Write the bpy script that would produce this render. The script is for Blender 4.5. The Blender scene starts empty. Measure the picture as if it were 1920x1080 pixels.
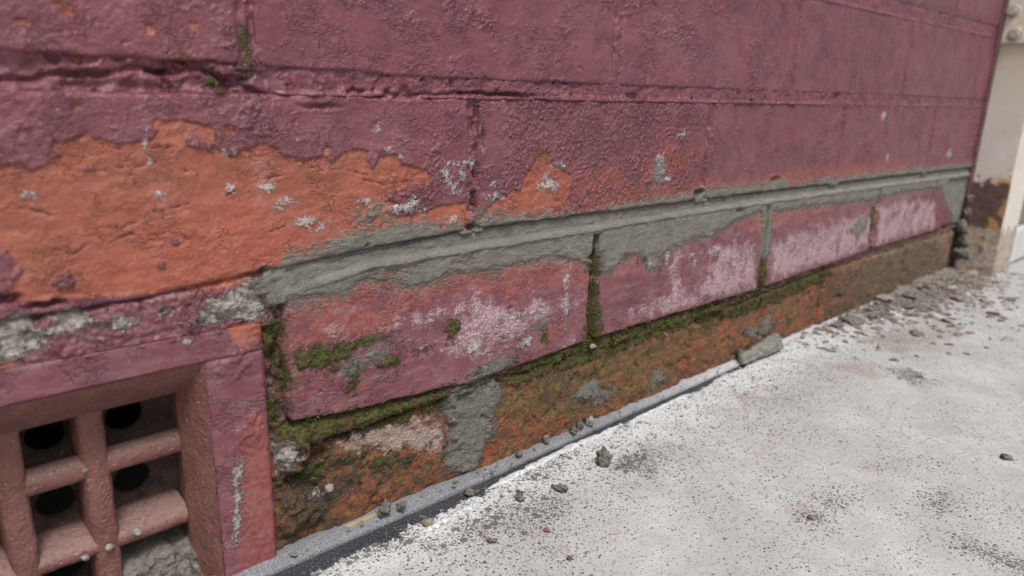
import bpy, bmesh, math, random
import numpy as np
from mathutils import Matrix, Vector

sc = bpy.context.scene
# ------------------------------------------------------------------ camera
cam_d = bpy.data.cameras.new('camera'); cam = bpy.data.objects.new('camera', cam_d)
sc.collection.objects.link(cam); sc.camera = cam
RW = Matrix(((0.7363, -0.1608, 0.6573), (-0.6760, -0.2175, 0.7040), (0.0297, -0.9627, -0.2688)))
right = Vector((RW[0][0], RW[1][0], RW[2][0])); down = Vector((RW[0][1], RW[1][1], RW[2][1])); fwd = Vector((RW[0][2], RW[1][2], RW[2][2]))
up = -down
M = Matrix((right, up, -fwd)).transposed().to_4x4()
M.translation = Vector((0, -0.316, 0.2425))
cam.matrix_world = M
cam_d.sensor_width = 36; cam_d.lens = 25.444; cam_d.clip_start = 0.01; cam_d.clip_end = 200
cam_d.dof.use_dof = True; cam_d.dof.focus_distance = 0.43; cam_d.dof.aperture_fstop = 7.5
# ------------------------------------------------------------------ light: bright overcast
SUN_EL, SUN_AZ = math.radians(58), math.radians(-150)
world = bpy.data.worlds.new('World'); sc.world = world; world.use_nodes = True
wn = world.node_tree; bg = wn.nodes['Background']
sky = wn.nodes.new('ShaderNodeTexSky'); sky.sky_type = 'NISHITA'; sky.sun_disc = False
sky.sun_elevation = SUN_EL; sky.sun_rotation = math.radians(150); sky.dust_density = 6; sky.air_density = 1.0; sky.ozone_density = 1
hs = wn.nodes.new('ShaderNodeHueSaturation'); hs.inputs['Saturation'].default_value = 0.18
wn.links.new(sky.outputs[0], hs.inputs['Color']); wn.links.new(hs.outputs[0], bg.inputs['Color'])
bg.inputs['Strength'].default_value = 0.09
sun_d = bpy.data.lights.new('sun', 'SUN'); sun = bpy.data.objects.new('sun', sun_d); sc.collection.objects.link(sun)
sun_d.energy = 1.5; sun_d.angle = math.radians(14); sun_d.color = (1, 0.985, 0.965)
sdir = Vector((-0.22, -0.50, 1.0)).normalized()          # towards the sun
sun.rotation_euler = sdir.to_track_quat('Z', 'Y').to_euler()
sky.sun_elevation = math.asin(sdir.z); sky.sun_rotation = math.atan2(sdir.x, sdir.y)
sc.view_settings.view_transform = 'Standard'; sc.view_settings.look = 'None'
sc.view_settings.exposure = 0.68; sc.view_settings.gamma = 1
sc.render.engine = 'CYCLES'
sc.cycles.max_bounces = 5
sc.cycles.use_denoising = True; sc.cycles.denoising_prefilter = 'NONE'
sc.cycles.adaptive_threshold = 0.03; sc.cycles.diffuse_bounces = 3; sc.cycles.glossy_bounces = 2

# ------------------------------------------------------------------ traced features: wall (x, z) and ground (x, y) in millimetres
LAYERS = {
 'O': dict(
  polys=[[(10.8, 213.0), (42.4, 209.3), (48.9, 209.4), (51.9, 207.3), (58.2, 209.9), (62.8, 212.6), (58.8, 214.8), (60.8, 217.0), (65.2, 218.1), (71.0, 221.3), (73.4, 218.7), (77.9, 217.8), (80.5, 215.7), (87.3, 216.3), (94.4, 217.3), (96.8, 220.9), (94.9, 223.0), (96.2, 225.7), (100.2, 224.4), (106.5, 225.6), (112.8, 223.4), (118.1, 222.0), (119.4, 218.3), (117.5, 214.5), (123.0, 211.4), (127.5, 210.1), (131.2, 212.3), (137.3, 213.2), (142.3, 214.7), (147.2, 211.7), (149.6, 209.2), (156.0, 206.6), (162.7, 207.5), (168.2, 208.0), (174.3, 205.0), (179.5, 208.1), (189.9, 210.8), (193.8, 209.6), (194.3, 204.9), (197.3, 200.0), (198.9, 204.7), (201.2, 207.7), (210.1, 206.9), (214.9, 201.2), (230.2, 199.1), (232.3, 190.4), (240.9, 182.5), (256.0, 179.8), (263.1, 171.6), (261.0, 161.9), (138.4, 152.7), (120.7, 150.5), (91.3, 153.5), (45.7, 158.6), (36.0, 161.8), (3.6, 166.8)], [(268.0, 167.4), (276.0, 175.1), (282.1, 177.7), (299.1, 182.8), (303.2, 190.5), (309.6, 196.6), (314.6, 204.4), (320.5, 205.8), (325.6, 199.1), (333.1, 193.8), (344.3, 188.1), (343.1, 177.9), (338.7, 168.6), (325.5, 161.6)], [(118.1, 133.2), (135.1, 134.0), (133.0, 122.2), (126.5, 121.0), (120.3, 123.4)], [(32.9, 138.1), (38.7, 137.6), (39.5, 134.4), (32.3, 133.6)]],
  blobs=[(69.1, 264.8, 2.7, 3.6), (71.8, 246.9, 1.6, 1.7), (110.5, 246.9, 2.4, 2.3), (88.4, 254.4, 1.3, 1.3), (98.1, 259.6, 1.8, 1.8), (114.0, 262.5, 1.3, 1.2), (69.3, 230.2, 1.3, 1.4), (126.0, 220.8, 2.3, 2.2), (199.7, 221.9, 2.7, 1.8), (171.7, 210.4, 1.6, 1.5), (348.0, 253.7, 2.0, 1.3), (55.3, 259.2, 1.0, 1.0), (79.1, 261.0, 0.9, 0.9), (56.4, 249.5, 0.9, 0.9)],
  neg=[[(108.0, 217.9), (110.8, 220.4), (113.1, 216.9), (117.6, 215.0), (118.8, 210.9), (113.6, 212.4), (108.7, 214.1)], [(232.3, 190.4), (219.8, 190.4), (210.5, 188.8), (204.9, 186.5), (209.0, 182.3), (219.7, 178.0), (230.1, 175.6), (240.9, 178.4), (255.2, 178.4), (263.9, 173.1), (261.7, 185.4), (248.2, 191.4)], [(204.7, 178.5), (216.3, 181.7), (226.6, 179.4), (221.4, 174.9), (209.6, 174.4)]],
  nblobs=[(92.5, 165.5, 1.7, 1.9), (57.0, 164.2, 2.4, 3.8), (38.7, 171.8, 4.2, 6.9), (70.2, 206.7, 1.6, 1.0), (99.7, 174.4, 1.3, 0.9)]),
 'R': dict(
  polys=[[(339.7, 169.6), (360.0, 172.5), (416.3, 176.3), (490.3, 173.3), (561.8, 173.1), (655.8, 175.7), (771.5, 176.7), (919.0, 172.9), (929.5, 150.5), (486.2, 154.9), (340.4, 160.2)], [(144.3, 141.8), (165.3, 144.9), (195.9, 145.6), (215.9, 147.0), (268.5, 147.4), (365.2, 136.4), (367.2, 113.6), (333.4, 115.4), (290.7, 117.4), (260.8, 127.6), (230.0, 128.1), (208.6, 118.2), (179.0, 112.5), (161.0, 113.7), (144.4, 120.2)], [(605.6, 140.4), (734.9, 138.2), (737.7, 129.8), (648.9, 126.3), (609.5, 124.4)], [(548.1, 138.0), (591.3, 145.5), (596.2, 124.9), (571.7, 128.6)], [(262.2, 159.3), (340.3, 161.6), (339.6, 171.3), (311.1, 167.1)], [(114.6, 70.3), (125.7, 80.7), (137.3, 84.3), (135.7, -1.7), (114.4, -4.0)]],
  blobs=[(418.2, 120.8, 17.1, 7.5), (335.3, 85.4, 9.7, 6.9), (380.7, 182.4, 35.2, 9.1), (445.5, 193.8, 27.2, 11.9)],
  neg=[],
  nblobs=[(153.0, 125.2, 6.2, 2.7), (202.1, 131.5, 10.4, 2.4), (151.4, 96.0, 10.4, 7.1)]),
 'G': dict(
  polys=[[(130.6, 151.9), (154.9, 161.2), (166.1, 162.3), (178.0, 166.7), (196.5, 169.0), (209.5, 169.8), (230.1, 168.8), (248.5, 165.7), (259.4, 162.1), (270.0, 168.4), (293.2, 166.8), (315.9, 163.3), (325.3, 165.1), (340.3, 160.9), (366.2, 161.9), (405.7, 163.5), (424.0, 164.3), (470.3, 164.5), (491.3, 167.8), (581.2, 165.0), (627.6, 167.6), (639.4, 161.0), (776.6, 162.7), (1187.7, 155.1), (1201.3, 133.9), (1068.7, 131.5), (936.5, 135.5), (842.9, 133.9), (760.0, 137.2), (666.1, 139.9), (612.2, 140.8), (616.6, 99.7), (604.2, 99.4), (592.4, 144.5), (560.5, 140.0), (513.1, 130.6), (463.4, 127.9), (449.0, 123.5), (443.7, 113.0), (433.6, 114.5), (422.5, 126.6), (400.8, 127.9), (398.2, 124.4), (382.5, 118.1), (378.1, 134.8), (363.9, 126.2), (352.7, 132.2), (332.0, 137.2), (303.4, 137.0), (290.0, 138.2), (281.4, 135.5), (252.7, 139.4), (237.4, 137.1), (222.8, 136.3), (213.1, 138.5), (205.7, 142.1), (187.0, 145.0), (183.2, 142.8), (176.9, 138.2), (165.1, 139.2), (142.9, 141.5), (132.6, 143.8)], [(256.9, 67.1), (272.4, 74.3), (287.7, 78.4), (293.4, 71.3), (283.6, 65.8), (266.2, 62.5)], [(247.5, 64.1), (257.7, 66.9), (283.7, 63.6), (291.3, 52.0), (282.3, 35.2), (285.7, 26.6), (273.8, 15.4), (268.3, 2.9), (248.4, 8.8), (245.0, 25.4), (249.8, 41.7), (242.4, 54.5)], [(1050.0, 136.2), (1198.7, 137.8), (1258.1, 45.4), (1166.2, 55.9), (1107.5, 99.7)]],
  blobs=[(456.8, 18.1, 9.2, 8.8), (372.1, 30.8, 13.8, 5.2), (390.8, 21.3, 11.8, 3.5), (633.7, 26.9, 15.6, 10.7), (608.9, 26.7, 9.5, 5.1), (194.8, 102.9, 3.4, 1.8), (152.5, 143.5, 5.1, 1.6), (159.3, 138.5, 5.2, 2.1), (180.1, 97.4, 2.6, 2.3), (320.9, 92.1, 3.1, 2.2), (811.4, 105.4, 17.7, 8.0), (709.5, 161.4, 12.0, 2.8), (196.7, 176.5, 5.1, 2.8), (436.8, 186.5, 3.9, 6.3), (493.6, 65.9, 5.6, 3.4)],
  neg=[[(153.5, 136.1), (165.0, 137.5), (176.8, 136.0), (176.6, 130.3)]],
  nblobs=[(209.1, 146.5, 8.6, 2.0), (195.7, 137.0, 9.9, 2.9), (252.6, 144.8, 4.8, 1.9)]),
 'S': dict(
  polys=[[(361.9, 136.9), (377.5, 134.8), (377.4, 100.3), (385.8, 72.7), (363.7, 63.6), (360.2, 72.3), (371.9, 85.6)], [(602.0, 100.7), (613.9, 99.1), (616.2, 65.6), (606.0, 59.6)], [(834.1, 126.9), (846.2, 125.9), (858.8, 72.3), (849.4, 73.5)], [(136.7, 143.1), (145.6, 141.5), (141.7, 120.8), (147.5, 102.8), (139.7, 87.9), (150.3, 76.0), (174.5, 74.7), (253.6, 67.0), (297.3, 64.4), (363.0, 71.7), (493.2, 68.3), (614.2, 66.0), (758.3, 68.0), (775.0, 56.6), (618.8, 46.9), (495.6, 54.0), (370.1, 54.0), (288.4, 55.7), (247.5, 61.7), (241.6, 54.8), (173.8, 56.2), (155.2, 56.3), (144.0, 66.1), (134.9, 77.8)], [(148.2, 114.4), (156.7, 114.7), (163.8, 112.5), (176.0, 114.9), (187.0, 114.3), (188.4, 107.4), (178.8, 106.1), (169.4, 103.6), (166.9, 100.7), (160.4, 101.2), (151.9, 105.1), (148.8, 110.3)], [(148.6, 43.3), (157.9, 49.2), (193.3, 43.2), (186.4, 39.0), (166.9, 42.8), (157.2, 33.8)]],
  blobs=[(182.5, 94.4, 4.6, 6.6), (325.4, 83.0, 3.6, 3.4), (191.7, 109.7, 6.8, 1.5), (169.3, 99.5, 2.5, 1.4), (208.3, 96.0, 10.9, 1.2), (249.1, 106.2, 4.9, 3.0), (157.8, 108.2, 4.4, 2.3), (429.2, 124.1, 8.0, 1.7), (121.7, 239.0, 2.3, 3.0), (136.1, 247.1, 1.1, 4.4), (205.4, 32.2, 15.6, 4.7), (283.4, 71.6, 14.2, 3.6), (321.6, 62.0, 27.1, 4.6)],
  neg=[],
  nblobs=[(151.5, 97.5, 8.3, 5.7), (161.1, 116.5, 3.6, 2.3), (270.8, 49.7, 14.0, 9.1), (139.3, 104.9, 2.3, 6.9), (142.1, 81.4, 4.1, 4.0), (138.4, 132.3, 1.6, 3.7)]),
 'P': dict(
  polys=[[(195.2, 119.4), (208.8, 125.8), (237.4, 125.2), (248.9, 128.0), (260.8, 129.2), (273.2, 125.5), (295.3, 114.9), (306.8, 114.6), (313.7, 116.9), (333.9, 108.0), (361.9, 118.2), (366.7, 94.5), (334.8, 93.0), (305.7, 88.0), (283.2, 78.8), (261.6, 80.5), (237.5, 89.7), (215.4, 104.4), (195.1, 113.5)], [(450.5, 112.8), (462.6, 123.8), (513.9, 126.0), (591.4, 121.6), (606.1, 67.3), (500.7, 69.2), (464.0, 67.2), (416.1, 74.3), (402.2, 87.8), (460.1, 94.3)], [(612.1, 114.3), (671.7, 120.3), (846.2, 125.9), (851.2, 76.4), (758.3, 68.0), (623.1, 69.6)], [(852.5, 128.4), (938.7, 130.8), (1045.2, 119.2), (1069.2, 74.2), (966.1, 72.0), (868.3, 71.1)], [(178.5, 53.1), (200.5, 56.5), (241.6, 49.2), (249.0, 37.7), (242.5, 26.2), (225.9, 27.7), (207.3, 38.3), (189.9, 43.7)], [(498.5, 64.0), (526.1, 60.6), (527.5, 52.6), (503.2, 54.7)], [(142.5, 134.1), (153.2, 129.3), (176.5, 127.5), (195.1, 115.0), (164.0, 115.8)]],
  blobs=[(351.9, 74.1, 11.4, 7.9), (152.6, 118.4, 5.7, 5.5)],
  neg=[],
  nblobs=[(495.2, 101.9, 16.0, 9.3), (237.5, 104.4, 7.9, 6.5)]),
 'L': dict(
  polys=[],
  blobs=[(49.4, 198.0, 0.8, 0.6), (95.3, 195.1, 0.6, 0.4), (200.2, 219.6, 1.6, 1.8), (206.3, 209.4, 1.3, 1.0), (214.6, 205.3, 1.0, 0.8), (242.7, 195.5, 2.5, 2.9), (245.3, 191.0, 2.6, 2.3), (248.3, 187.3, 3.0, 1.5), (252.1, 184.0, 3.0, 1.1), (255.0, 193.4, 1.9, 2.7), (254.9, 200.7, 3.8, 0.9), (263.4, 199.4, 1.9, 2.3), (244.5, 200.3, 1.8, 0.8), (324.1, 184.3, 6.7, 2.3), (321.5, 187.8, 2.9, 3.0), (329.1, 181.7, 3.8, 1.7), (315.8, 183.2, 1.8, 1.3), (332.0, 195.5, 3.9, 1.7), (280.0, 179.5, 5.9, 1.3), (277.7, 187.4, 1.6, 1.2), (192.2, 184.2, 2.8, 1.9), (196.8, 181.1, 1.9, 1.6), (159.8, 177.4, 5.0, 2.0), (166.7, 174.1, 3.1, 1.5), (148.2, 186.1, 2.1, 1.7), (124.0, 194.6, 1.9, 1.9), (142.3, 194.7, 3.1, 1.7), (149.6, 187.2, 3.7, 1.2), (214.6, 179.0, 5.4, 2.3), (221.4, 181.2, 3.5, 2.5), (226.6, 176.5, 2.8, 1.2), (248.5, 169.3, 3.0, 1.8), (437.0, 194.2, 3.9, 3.5), (440.3, 184.4, 2.7, 3.5), (447.5, 180.1, 2.7, 2.0), (462.6, 212.5, 4.1, 1.5), (832.2, 223.1, 5.7, 4.3), (861.4, 178.4, 4.7, 3.9), (1061.6, 173.5, 8.4, 4.9), (91.6, 215.7, 0.4, 1.9), (127.1, 210.8, 1.9, 0.7), (465.8, 148.4, 5.7, 1.6), (433.0, 119.5, 2.0, 3.8), (493.8, 110.1, 3.1, 2.8), (261.5, 89.1, 6.0, 2.1), (272.1, 84.9, 4.4, 1.0), (307.4, 102.8, 14.8, 0.7), (344.8, 98.6, 1.6, 7.7), (159.4, 28.5, 2.6, 1.3), (343.2, 121.2, 2.1, 5.2), (177.6, 158.1, 1.5, 0.8), (100.2, 130.0, 0.9, 0.7), (308.3, 83.8, 4.9, 3.3), (523.8, 115.8, 8.4, 1.8), (456.2, 120.4, 2.1, 5.2), (381.3, 26.1, 5.1, 2.2)],
  neg=[],
  nblobs=[]),
 'B': dict(
  polys=[[(132.1, 55.5), (149.2, 55.4), (249.6, 61.1), (487.7, 55.6), (758.3, 68.0), (1102.4, 70.6), (1246.7, 63.0), (1306.0, -29.4), (760.3, -16.5), (127.9, -10.8)]],
  blobs=[],
  neg=[],
  nblobs=[]),
 'D': dict(
  polys=[[(133.1, 49.1), (149.4, 58.3), (193.3, 43.2), (172.9, 32.6), (160.1, 31.0), (141.1, 15.0), (132.6, 18.8)], [(136.9, 41.7), (172.6, 24.5), (171.7, 1.6), (134.3, -1.1)], [(137.7, 142.9), (148.7, 124.7), (151.4, 96.0), (148.7, 73.5), (132.5, 61.2)], [(316.8, 59.4), (488.5, 50.8), (489.7, 43.6), (365.7, 38.7), (318.6, 24.0)], [(736.1, 59.7), (1084.3, 65.2), (1158.5, 9.7), (756.1, -3.3)], [(137.2, 47.6), (160.8, 45.1), (189.8, 39.5), (189.2, 18.0), (159.0, 7.1), (140.2, -0.6)]],
  blobs=[(162.9, 21.9, 12.0, 8.0), (373.1, 20.0, 25.6, 6.6), (132.2, 241.5, 7.0, 3.3)],
  neg=[],
  nblobs=[]),
 'N': dict(
  polys=[[(26.7, 152.5), (45.1, 153.5), (61.1, 151.7), (66.2, 146.2), (50.6, 140.6), (32.4, 134.4), (24.5, 136.4)], [(100.7, 135.8), (113.2, 146.8), (123.0, 149.3), (134.5, 152.8), (137.1, 133.0), (119.6, 136.0)], [(137.0, 67.0), (145.6, 68.6), (150.8, 57.8), (147.5, 49.9), (138.8, 50.0)], [(116.0, 61.3), (119.9, 65.6), (116.5, 25.9), (112.1, 9.6)]],
  blobs=[(75.8, 143.6, 6.1, 2.3), (92.7, 145.0, 2.5, 1.9), (55.2, 148.9, 3.7, 1.8)],
  neg=[],
  nblobs=[(47.0, 147.9, 3.9, 2.5), (50.8, 142.1, 2.9, 1.7)]),
 'Y': dict(
  polys=[[(284.0, 51.4), (317.2, 51.7), (364.5, 53.3), (418.4, 55.1), (492.2, 51.4), (500.8, 31.6), (465.5, 7.3), (404.4, 8.7), (350.7, 16.2), (318.6, 24.0), (294.1, 27.8)], [(495.6, 54.0), (544.5, 51.2), (548.5, 30.5), (506.5, 35.1)], [(148.9, 49.4), (173.6, 50.0), (193.3, 41.5), (173.1, 37.4)], [(250.0, 16.3), (258.5, 17.0), (254.3, 7.3)], [(142.6, 136.7), (148.7, 124.7), (147.7, 105.5), (151.1, 90.4), (137.0, 88.7)]],
  blobs=[(671.9, 42.4, 48.9, 8.5)],
  neg=[],
  nblobs=[(318.8, 20.0, 11.0, 8.1)]),
}
CRACKS = [[(62.1, 206.3), (74.8, 206.4), (88.3, 206.4), (96.6, 208.7), (102.9, 209.3)], [(92.0, 214.0), (101.3, 214.6), (109.8, 213.9), (118.4, 211.6)], [(43.7, 194.6), (50.0, 192.6), (56.6, 190.0)], [(53.4, 178.0), (61.9, 174.2), (68.8, 178.2), (74.5, 177.5), (81.6, 179.9), (91.7, 179.2), (102.2, 177.6), (105.3, 174.9)], [(105.5, 190.0), (116.5, 188.2), (121.5, 191.9), (126.4, 194.4), (136.2, 196.8), (146.5, 199.7), (154.3, 200.5)], [(124.9, 174.5), (139.7, 173.3), (147.6, 176.2), (155.7, 177.1)], [(71.7, 195.9), (82.8, 191.8), (94.7, 188.5), (103.3, 189.3)], [(151.9, 156.3), (165.7, 152.2), (177.5, 155.3)], [(102.5, 204.5), (110.0, 203.7), (112.0, 201.3)], [(157.3, 206.5), (167.9, 201.0), (182.2, 200.8), (194.1, 196.9)], [(124.4, 167.7), (131.3, 161.8), (138.9, 160.8)], [(74.3, 185.1), (79.9, 182.7), (86.0, 183.8)], [(180.6, 197.7), (183.4, 193.7), (183.3, 189.7)], [(191.0, 194.5), (203.4, 192.3), (219.8, 192.6)], [(258.9, 233.1), (262.8, 228.0), (268.7, 220.8), (269.0, 210.5), (265.3, 198.7), (263.7, 183.8), (264.1, 163.7)], [(176.8, 31.1), (182.2, 34.0), (189.7, 37.8)], [(362.4, 51.8), (363.5, 31.1)]]
JOINT_CRACK = [(46.4, 239.2), (56.0, 239.8), (66.4, 242.5), (80.6, 242.0), (90.3, 245.3), (100.0, 243.7), (116.8, 245.7), (125.3, 241.3), (138.9, 236.7), (158.7, 232.9), (169.2, 230.5), (192.1, 233.1), (210.6, 235.9), (251.4, 237.8), (290.4, 237.5), (321.0, 234.2)]
GROUND_DARK = [(363.0, -53.8, 13.9, 10.0), (309.1, -11.1, 21.5, 9.8), (387.7, -4.4, 16.1, 7.0), (685.7, -116.5, 15.2, 17.4), (684.7, -107.7, 6.1, 8.8), (434.5, -256.1, 6.6, 18.9), (422.3, -161.9, 7.5, 5.3), (395.9, -162.5, 5.2, 4.2), (238.0, -42.7, 15.3, 6.2), (188.2, -17.3, 17.5, 6.8), (272.1, -53.7, 12.7, 6.6), (473.1, -206.6, 8.7, 5.7)]
GROUND_STAIN = [(475.4, 58.3, 33.7, 21.9), (483.5, 7.0, 41.5, 24.4), (662.5, -73.5, 31.0, 23.3), (257.1, -68.9, 12.1, 5.9), (281.1, -95.6, 7.5, 5.9), (456.6, 140.7, 20.4, 27.6), (451.1, -99.0, 11.7, 8.3), (484.7, -156.0, 9.4, 8.2), (523.9, -39.4, 41.3, 22.4), (822.5, -63.2, 73.9, 40.1), (393.5, -155.3, 13.2, 9.7)]
PITS = [(207.5, 237.9, 2.2, 1.5, 4), (228.6, 244.1, 1.4, 1.1, 2.5), (493.0, 166.0, 7.6, 3.5, 5), (262.9, 162.9, 3.2, 2.8, 6), (368.9, 132.2, 5.6, 3.0, 5), (137.3, 156.4, 2.3, 1.8, 6), (193.1, 161.0, 1.6, 1.1, 3), (255.1, 237.0, 1.5, 0.8, 2), (326.3, 245.2, 2.3, 1.3, 2.5), (612.5, 169.5, 8.9, 2.5, 3), (325.4, 82.3, 3.7, 3.1, 1.2), (293.3, 109.0, 1.8, 1.4, 1.5), (711.6, 242.5, 6.9, 3.2, 3), (50.7, 155.8, 7.1, 1.4, 6), (38.3, 160.2, 4.2, 2.0, 5), (153.9, 239.8, 1.5, 1.0, 2), (260.8, 230.9, 4.6, 3.4, 1.5), (527.2, 54.6, 25.0, 4.1, 4), (159.5, 51.1, 8.5, 3.6, 6), (148.5, 41.8, 5.7, 4.2, 5), (141.3, 115.4, 2.6, 5.4, 3), (162.8, 88.6, 1.1, 1.2, 1), (554.8, 146.5, 7.0, 2.4, 2.5), (784.9, 27.8, 13.1, 4.7, 2), (321.6, 62.0, 6.3, 2.3, 2), (264.0, 223.7, 2.3, 6.3, 2.5), (269.3, 212.8, 2.0, 6.5, 3), (265.4, 194.2, 2.0, 7.8, 3), (263.8, 176.1, 2.8, 7.4, 4.5), (169.2, 230.5, 10.0, 1.4, 2.5), (129.8, 241.4, 6.6, 2.2, 2.5), (99.9, 243.3, 7.4, 1.5, 2.5), (71.5, 241.8, 8.3, 1.4, 2.5), (213.8, 235.4, 19.9, 1.0, 2), (286.2, 237.5, 25.6, 1.2, 2), (497.3, 215.9, 3.7, 12.4, 1.2), (495.9, 183.3, 3.7, 12.8, 1.2), (138.2, 261.3, 1.2, 10.9, 1), (379.6, 271.2, 3.2, 19.7, 1)]

# ------------------------------------------------------------------ numpy noise
def _hash(ix, iy, s):
    h = (ix.astype(np.int64) * 374761393 + iy.astype(np.int64) * 668265263 + s * 974634777) & 0xffffffff
    h = ((h ^ (h >> 13)) * 1274126177) & 0xffffffff
    return ((h ^ (h >> 16)) & 0xffff) / 65535.0 * 2 * math.pi
def perlin(x, y, s=0):
    x0 = np.floor(x); y0 = np.floor(y); fx = x - x0; fy = y - y0
    u = fx*fx*fx*(fx*(fx*6-15)+10); v = fy*fy*fy*(fy*(fy*6-15)+10)
    def g(ox, oy):
        a = _hash(x0+ox, y0+oy, s); return np.cos(a)*(fx-ox) + np.sin(a)*(fy-oy)
    a = g(0, 0); b = g(1, 0); c = g(0, 1); d = g(1, 1)
    return (a + u*(b-a) + v*((c + u*(d-c)) - (a + u*(b-a)))) * 1.5
def fbm(x, y, wl, s=0, oct=3, gain=.5):
    t = 0; amp = 1; tot = 0
    for i in range(oct):
        t = t + amp*perlin(x/wl + 7.3*i, y/wl - 3.1*i, s + i*17); tot += amp; amp *= gain; wl = wl/2.03
    return t/tot*1.3
def ridge(x, y, wl, s=0, oct=2):
    t = 0; amp = 1
    for i in range(oct):
        t = t + amp*(1 - np.abs(perlin(x/wl, y/wl, s+i*31))*2.2); amp *= .5; wl /= 2.1
    return np.clip(t/1.5, 0, 1)
def sstep(v, a, b):
    t = np.clip((v-a)/(b-a), 0, 1); return t*t*(3-2*t)
def sd_poly(px, py, pts):
    P = np.array(pts, float); n = len(P)
    d = np.full(px.shape, 1e9); inside = np.zeros(px.shape, bool)
    for i in range(n):
        ax, ay = P[i]; bx, by = P[(i+1) % n]
        ex, ey = bx-ax, by-ay; wx = px-ax; wy = py-ay
        t = np.clip((wx*ex + wy*ey)/(ex*ex+ey*ey+1e-9), 0, 1)
        d = np.minimum(d, (wx-ex*t)**2 + (wy-ey*t)**2)
        c = ((ay <= py) & (by > py)) | ((by <= py) & (ay > py))
        if ey != 0: inside ^= c & (px < ax + (py-ay)/ey*ex)
    d = np.sqrt(d); return np.where(inside, d, -d)
def d_line(px, py, pts):
    P = np.array(pts, float); d = np.full(px.shape, 1e9)
    for i in range(len(P)-1):
        ax, ay = P[i]; bx, by = P[i+1]; ex, ey = bx-ax, by-ay; wx = px-ax; wy = py-ay
        t = np.clip((wx*ex + wy*ey)/(ex*ex+ey*ey+1e-9), 0, 1)
        d = np.minimum(d, (wx-ex*t)**2 + (wy-ey*t)**2)
    return np.sqrt(d)
def sd_blob(px, py, b):
    return (1 - np.sqrt(((px-b[0])/max(b[2], .4))**2 + ((py-b[1])/max(b[3], .4))**2)) * min(b[2], b[3])
def rag_blob(px, py, b):
    w = max(b[2], b[3], 1.2); s = int(b[0]*7 + b[1]*3) % 991
    return sd_blob(px + 1.1*b[2]*fbm(px, py, w*1.1, s, 4, .7), py + 1.1*b[3]*fbm(px, py, w*1.1, s+3, 4, .7), b)
def near(px, py, pts, m=12):
    P = np.array(pts)
    return not (P[:, 0].min()-m > px.max() or P[:, 0].max()+m < px.min() or P[:, 1].min()-m > py.max() or P[:, 1].max()+m < py.min())
def layer(k, x, z):
    L = LAYERS[k]; v = np.full(x.shape, -12.0)
    for p in L['polys']:
        if near(x, z, p): v = np.maximum(v, sd_poly(x, z, p))
    for b in L['blobs']:
        if near(x, z, [(b[0]-b[2], b[1]-b[3]), (b[0]+b[2], b[1]+b[3])]): v = np.maximum(v, rag_blob(x, z, b))
    for p in L['neg']:
        if near(x, z, p): v = np.minimum(v, -sd_poly(x, z, p))
    for b in L['nblobs']:
        if near(x, z, [(b[0]-b[2], b[1]-b[3]), (b[0]+b[2], b[1]+b[3])]): v = np.minimum(v, -rag_blob(x, z, b))
    return np.clip(v, -12, 12)
AMP = dict(O=(1.8, 8), R=(9, 15), G=(3.6, 13), S=(6.5, 11), P=(7, 20), L=(1.8, 4), B=(1.5, 10), D=(5, 18), N=(3, 9), Y=(6, 14))
def wall_masks(x, z):
    m = {}
    for i, k in enumerate('ORGSPLBDNY'):
        a, w = AMP[k]; m['m'+k] = layer(k, x, z) + a*fbm(x, z, w, 50+i, 4, .6)
    d = np.full(x.shape, 12.0)
    wx = x + 1.2*fbm(x, z, 8, 5, 3); wz = z + 1.2*fbm(x, z, 8, 6, 3)
    for p in CRACKS:
        if near(x, z, p): d = np.minimum(d, d_line(wx, wz, p))
    m['mK'] = d + 1.3*np.maximum(0, fbm(x, z, 11, 9, 3)+.15)
    t = .2 + .6*sstep(fbm(x*.7, z, 34, 71, 5, .7), -.05, .5)
    t = np.maximum(t, (.75+.5*fbm(x, z, 30, 72, 3))*sstep(x, 262, 300)*(1-sstep(x, 470, 500))*(1-sstep(z, 236, 240))*sstep(z, 158, 162))
    t = np.where((z > 244) & (x > 622), t*.4, t)
    t = np.where((z < 155) & (x > 140), t*.5, t)
    m['mQ'] = np.full(x.shape, 1.)
    m['mT'] = np.clip(t, 0, 1)
    return m
def interp(x, xs, ys): return np.interp(x, xs, ys)
# bed-joint edges of the wall, mm along x -> mm height
def J0b(x): return interp(x, [-600, 1300], [323, 322])
def J0t(x): return J0b(x) + 10
def Jb(x): return interp(x, [-600, 0, 230, 400, 1200], [235, 236, 235.5, 235.0, 234])
def Jt(x): return interp(x, [-600, 0, 120, 230, 400, 1200], [249, 249, 248, 245, 244.5, 243.5])
def Ft(x): return interp(x, [-600, 20, 60, 100, 138, 196, 264, 492, 800, 1170], [155, 152, 152, 153, 156, 160, 162.2, 160.6, 157, 151.5])
def Fb(x): return interp(x, [-600, 138, 150, 196, 270, 490, 800, 1170], [142, 142, 143.5, 149.8, 150.3, 150.6, 147, 141])
def Mt(x): return interp(x, [-600, 150, 180, 258, 330, 368, 470, 613, 867, 1080, 1200], [76, 76, 73, 68, 69, 71, 70.5, 69, 74, 73, 72])
def Mb(x): return interp(x, [-600, 150, 258, 488, 746, 1000, 1200], [56, 57, 61, 57, 64.5, 62, 61])
def const(v): return lambda x: np.full(np.shape(x), float(v))

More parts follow.
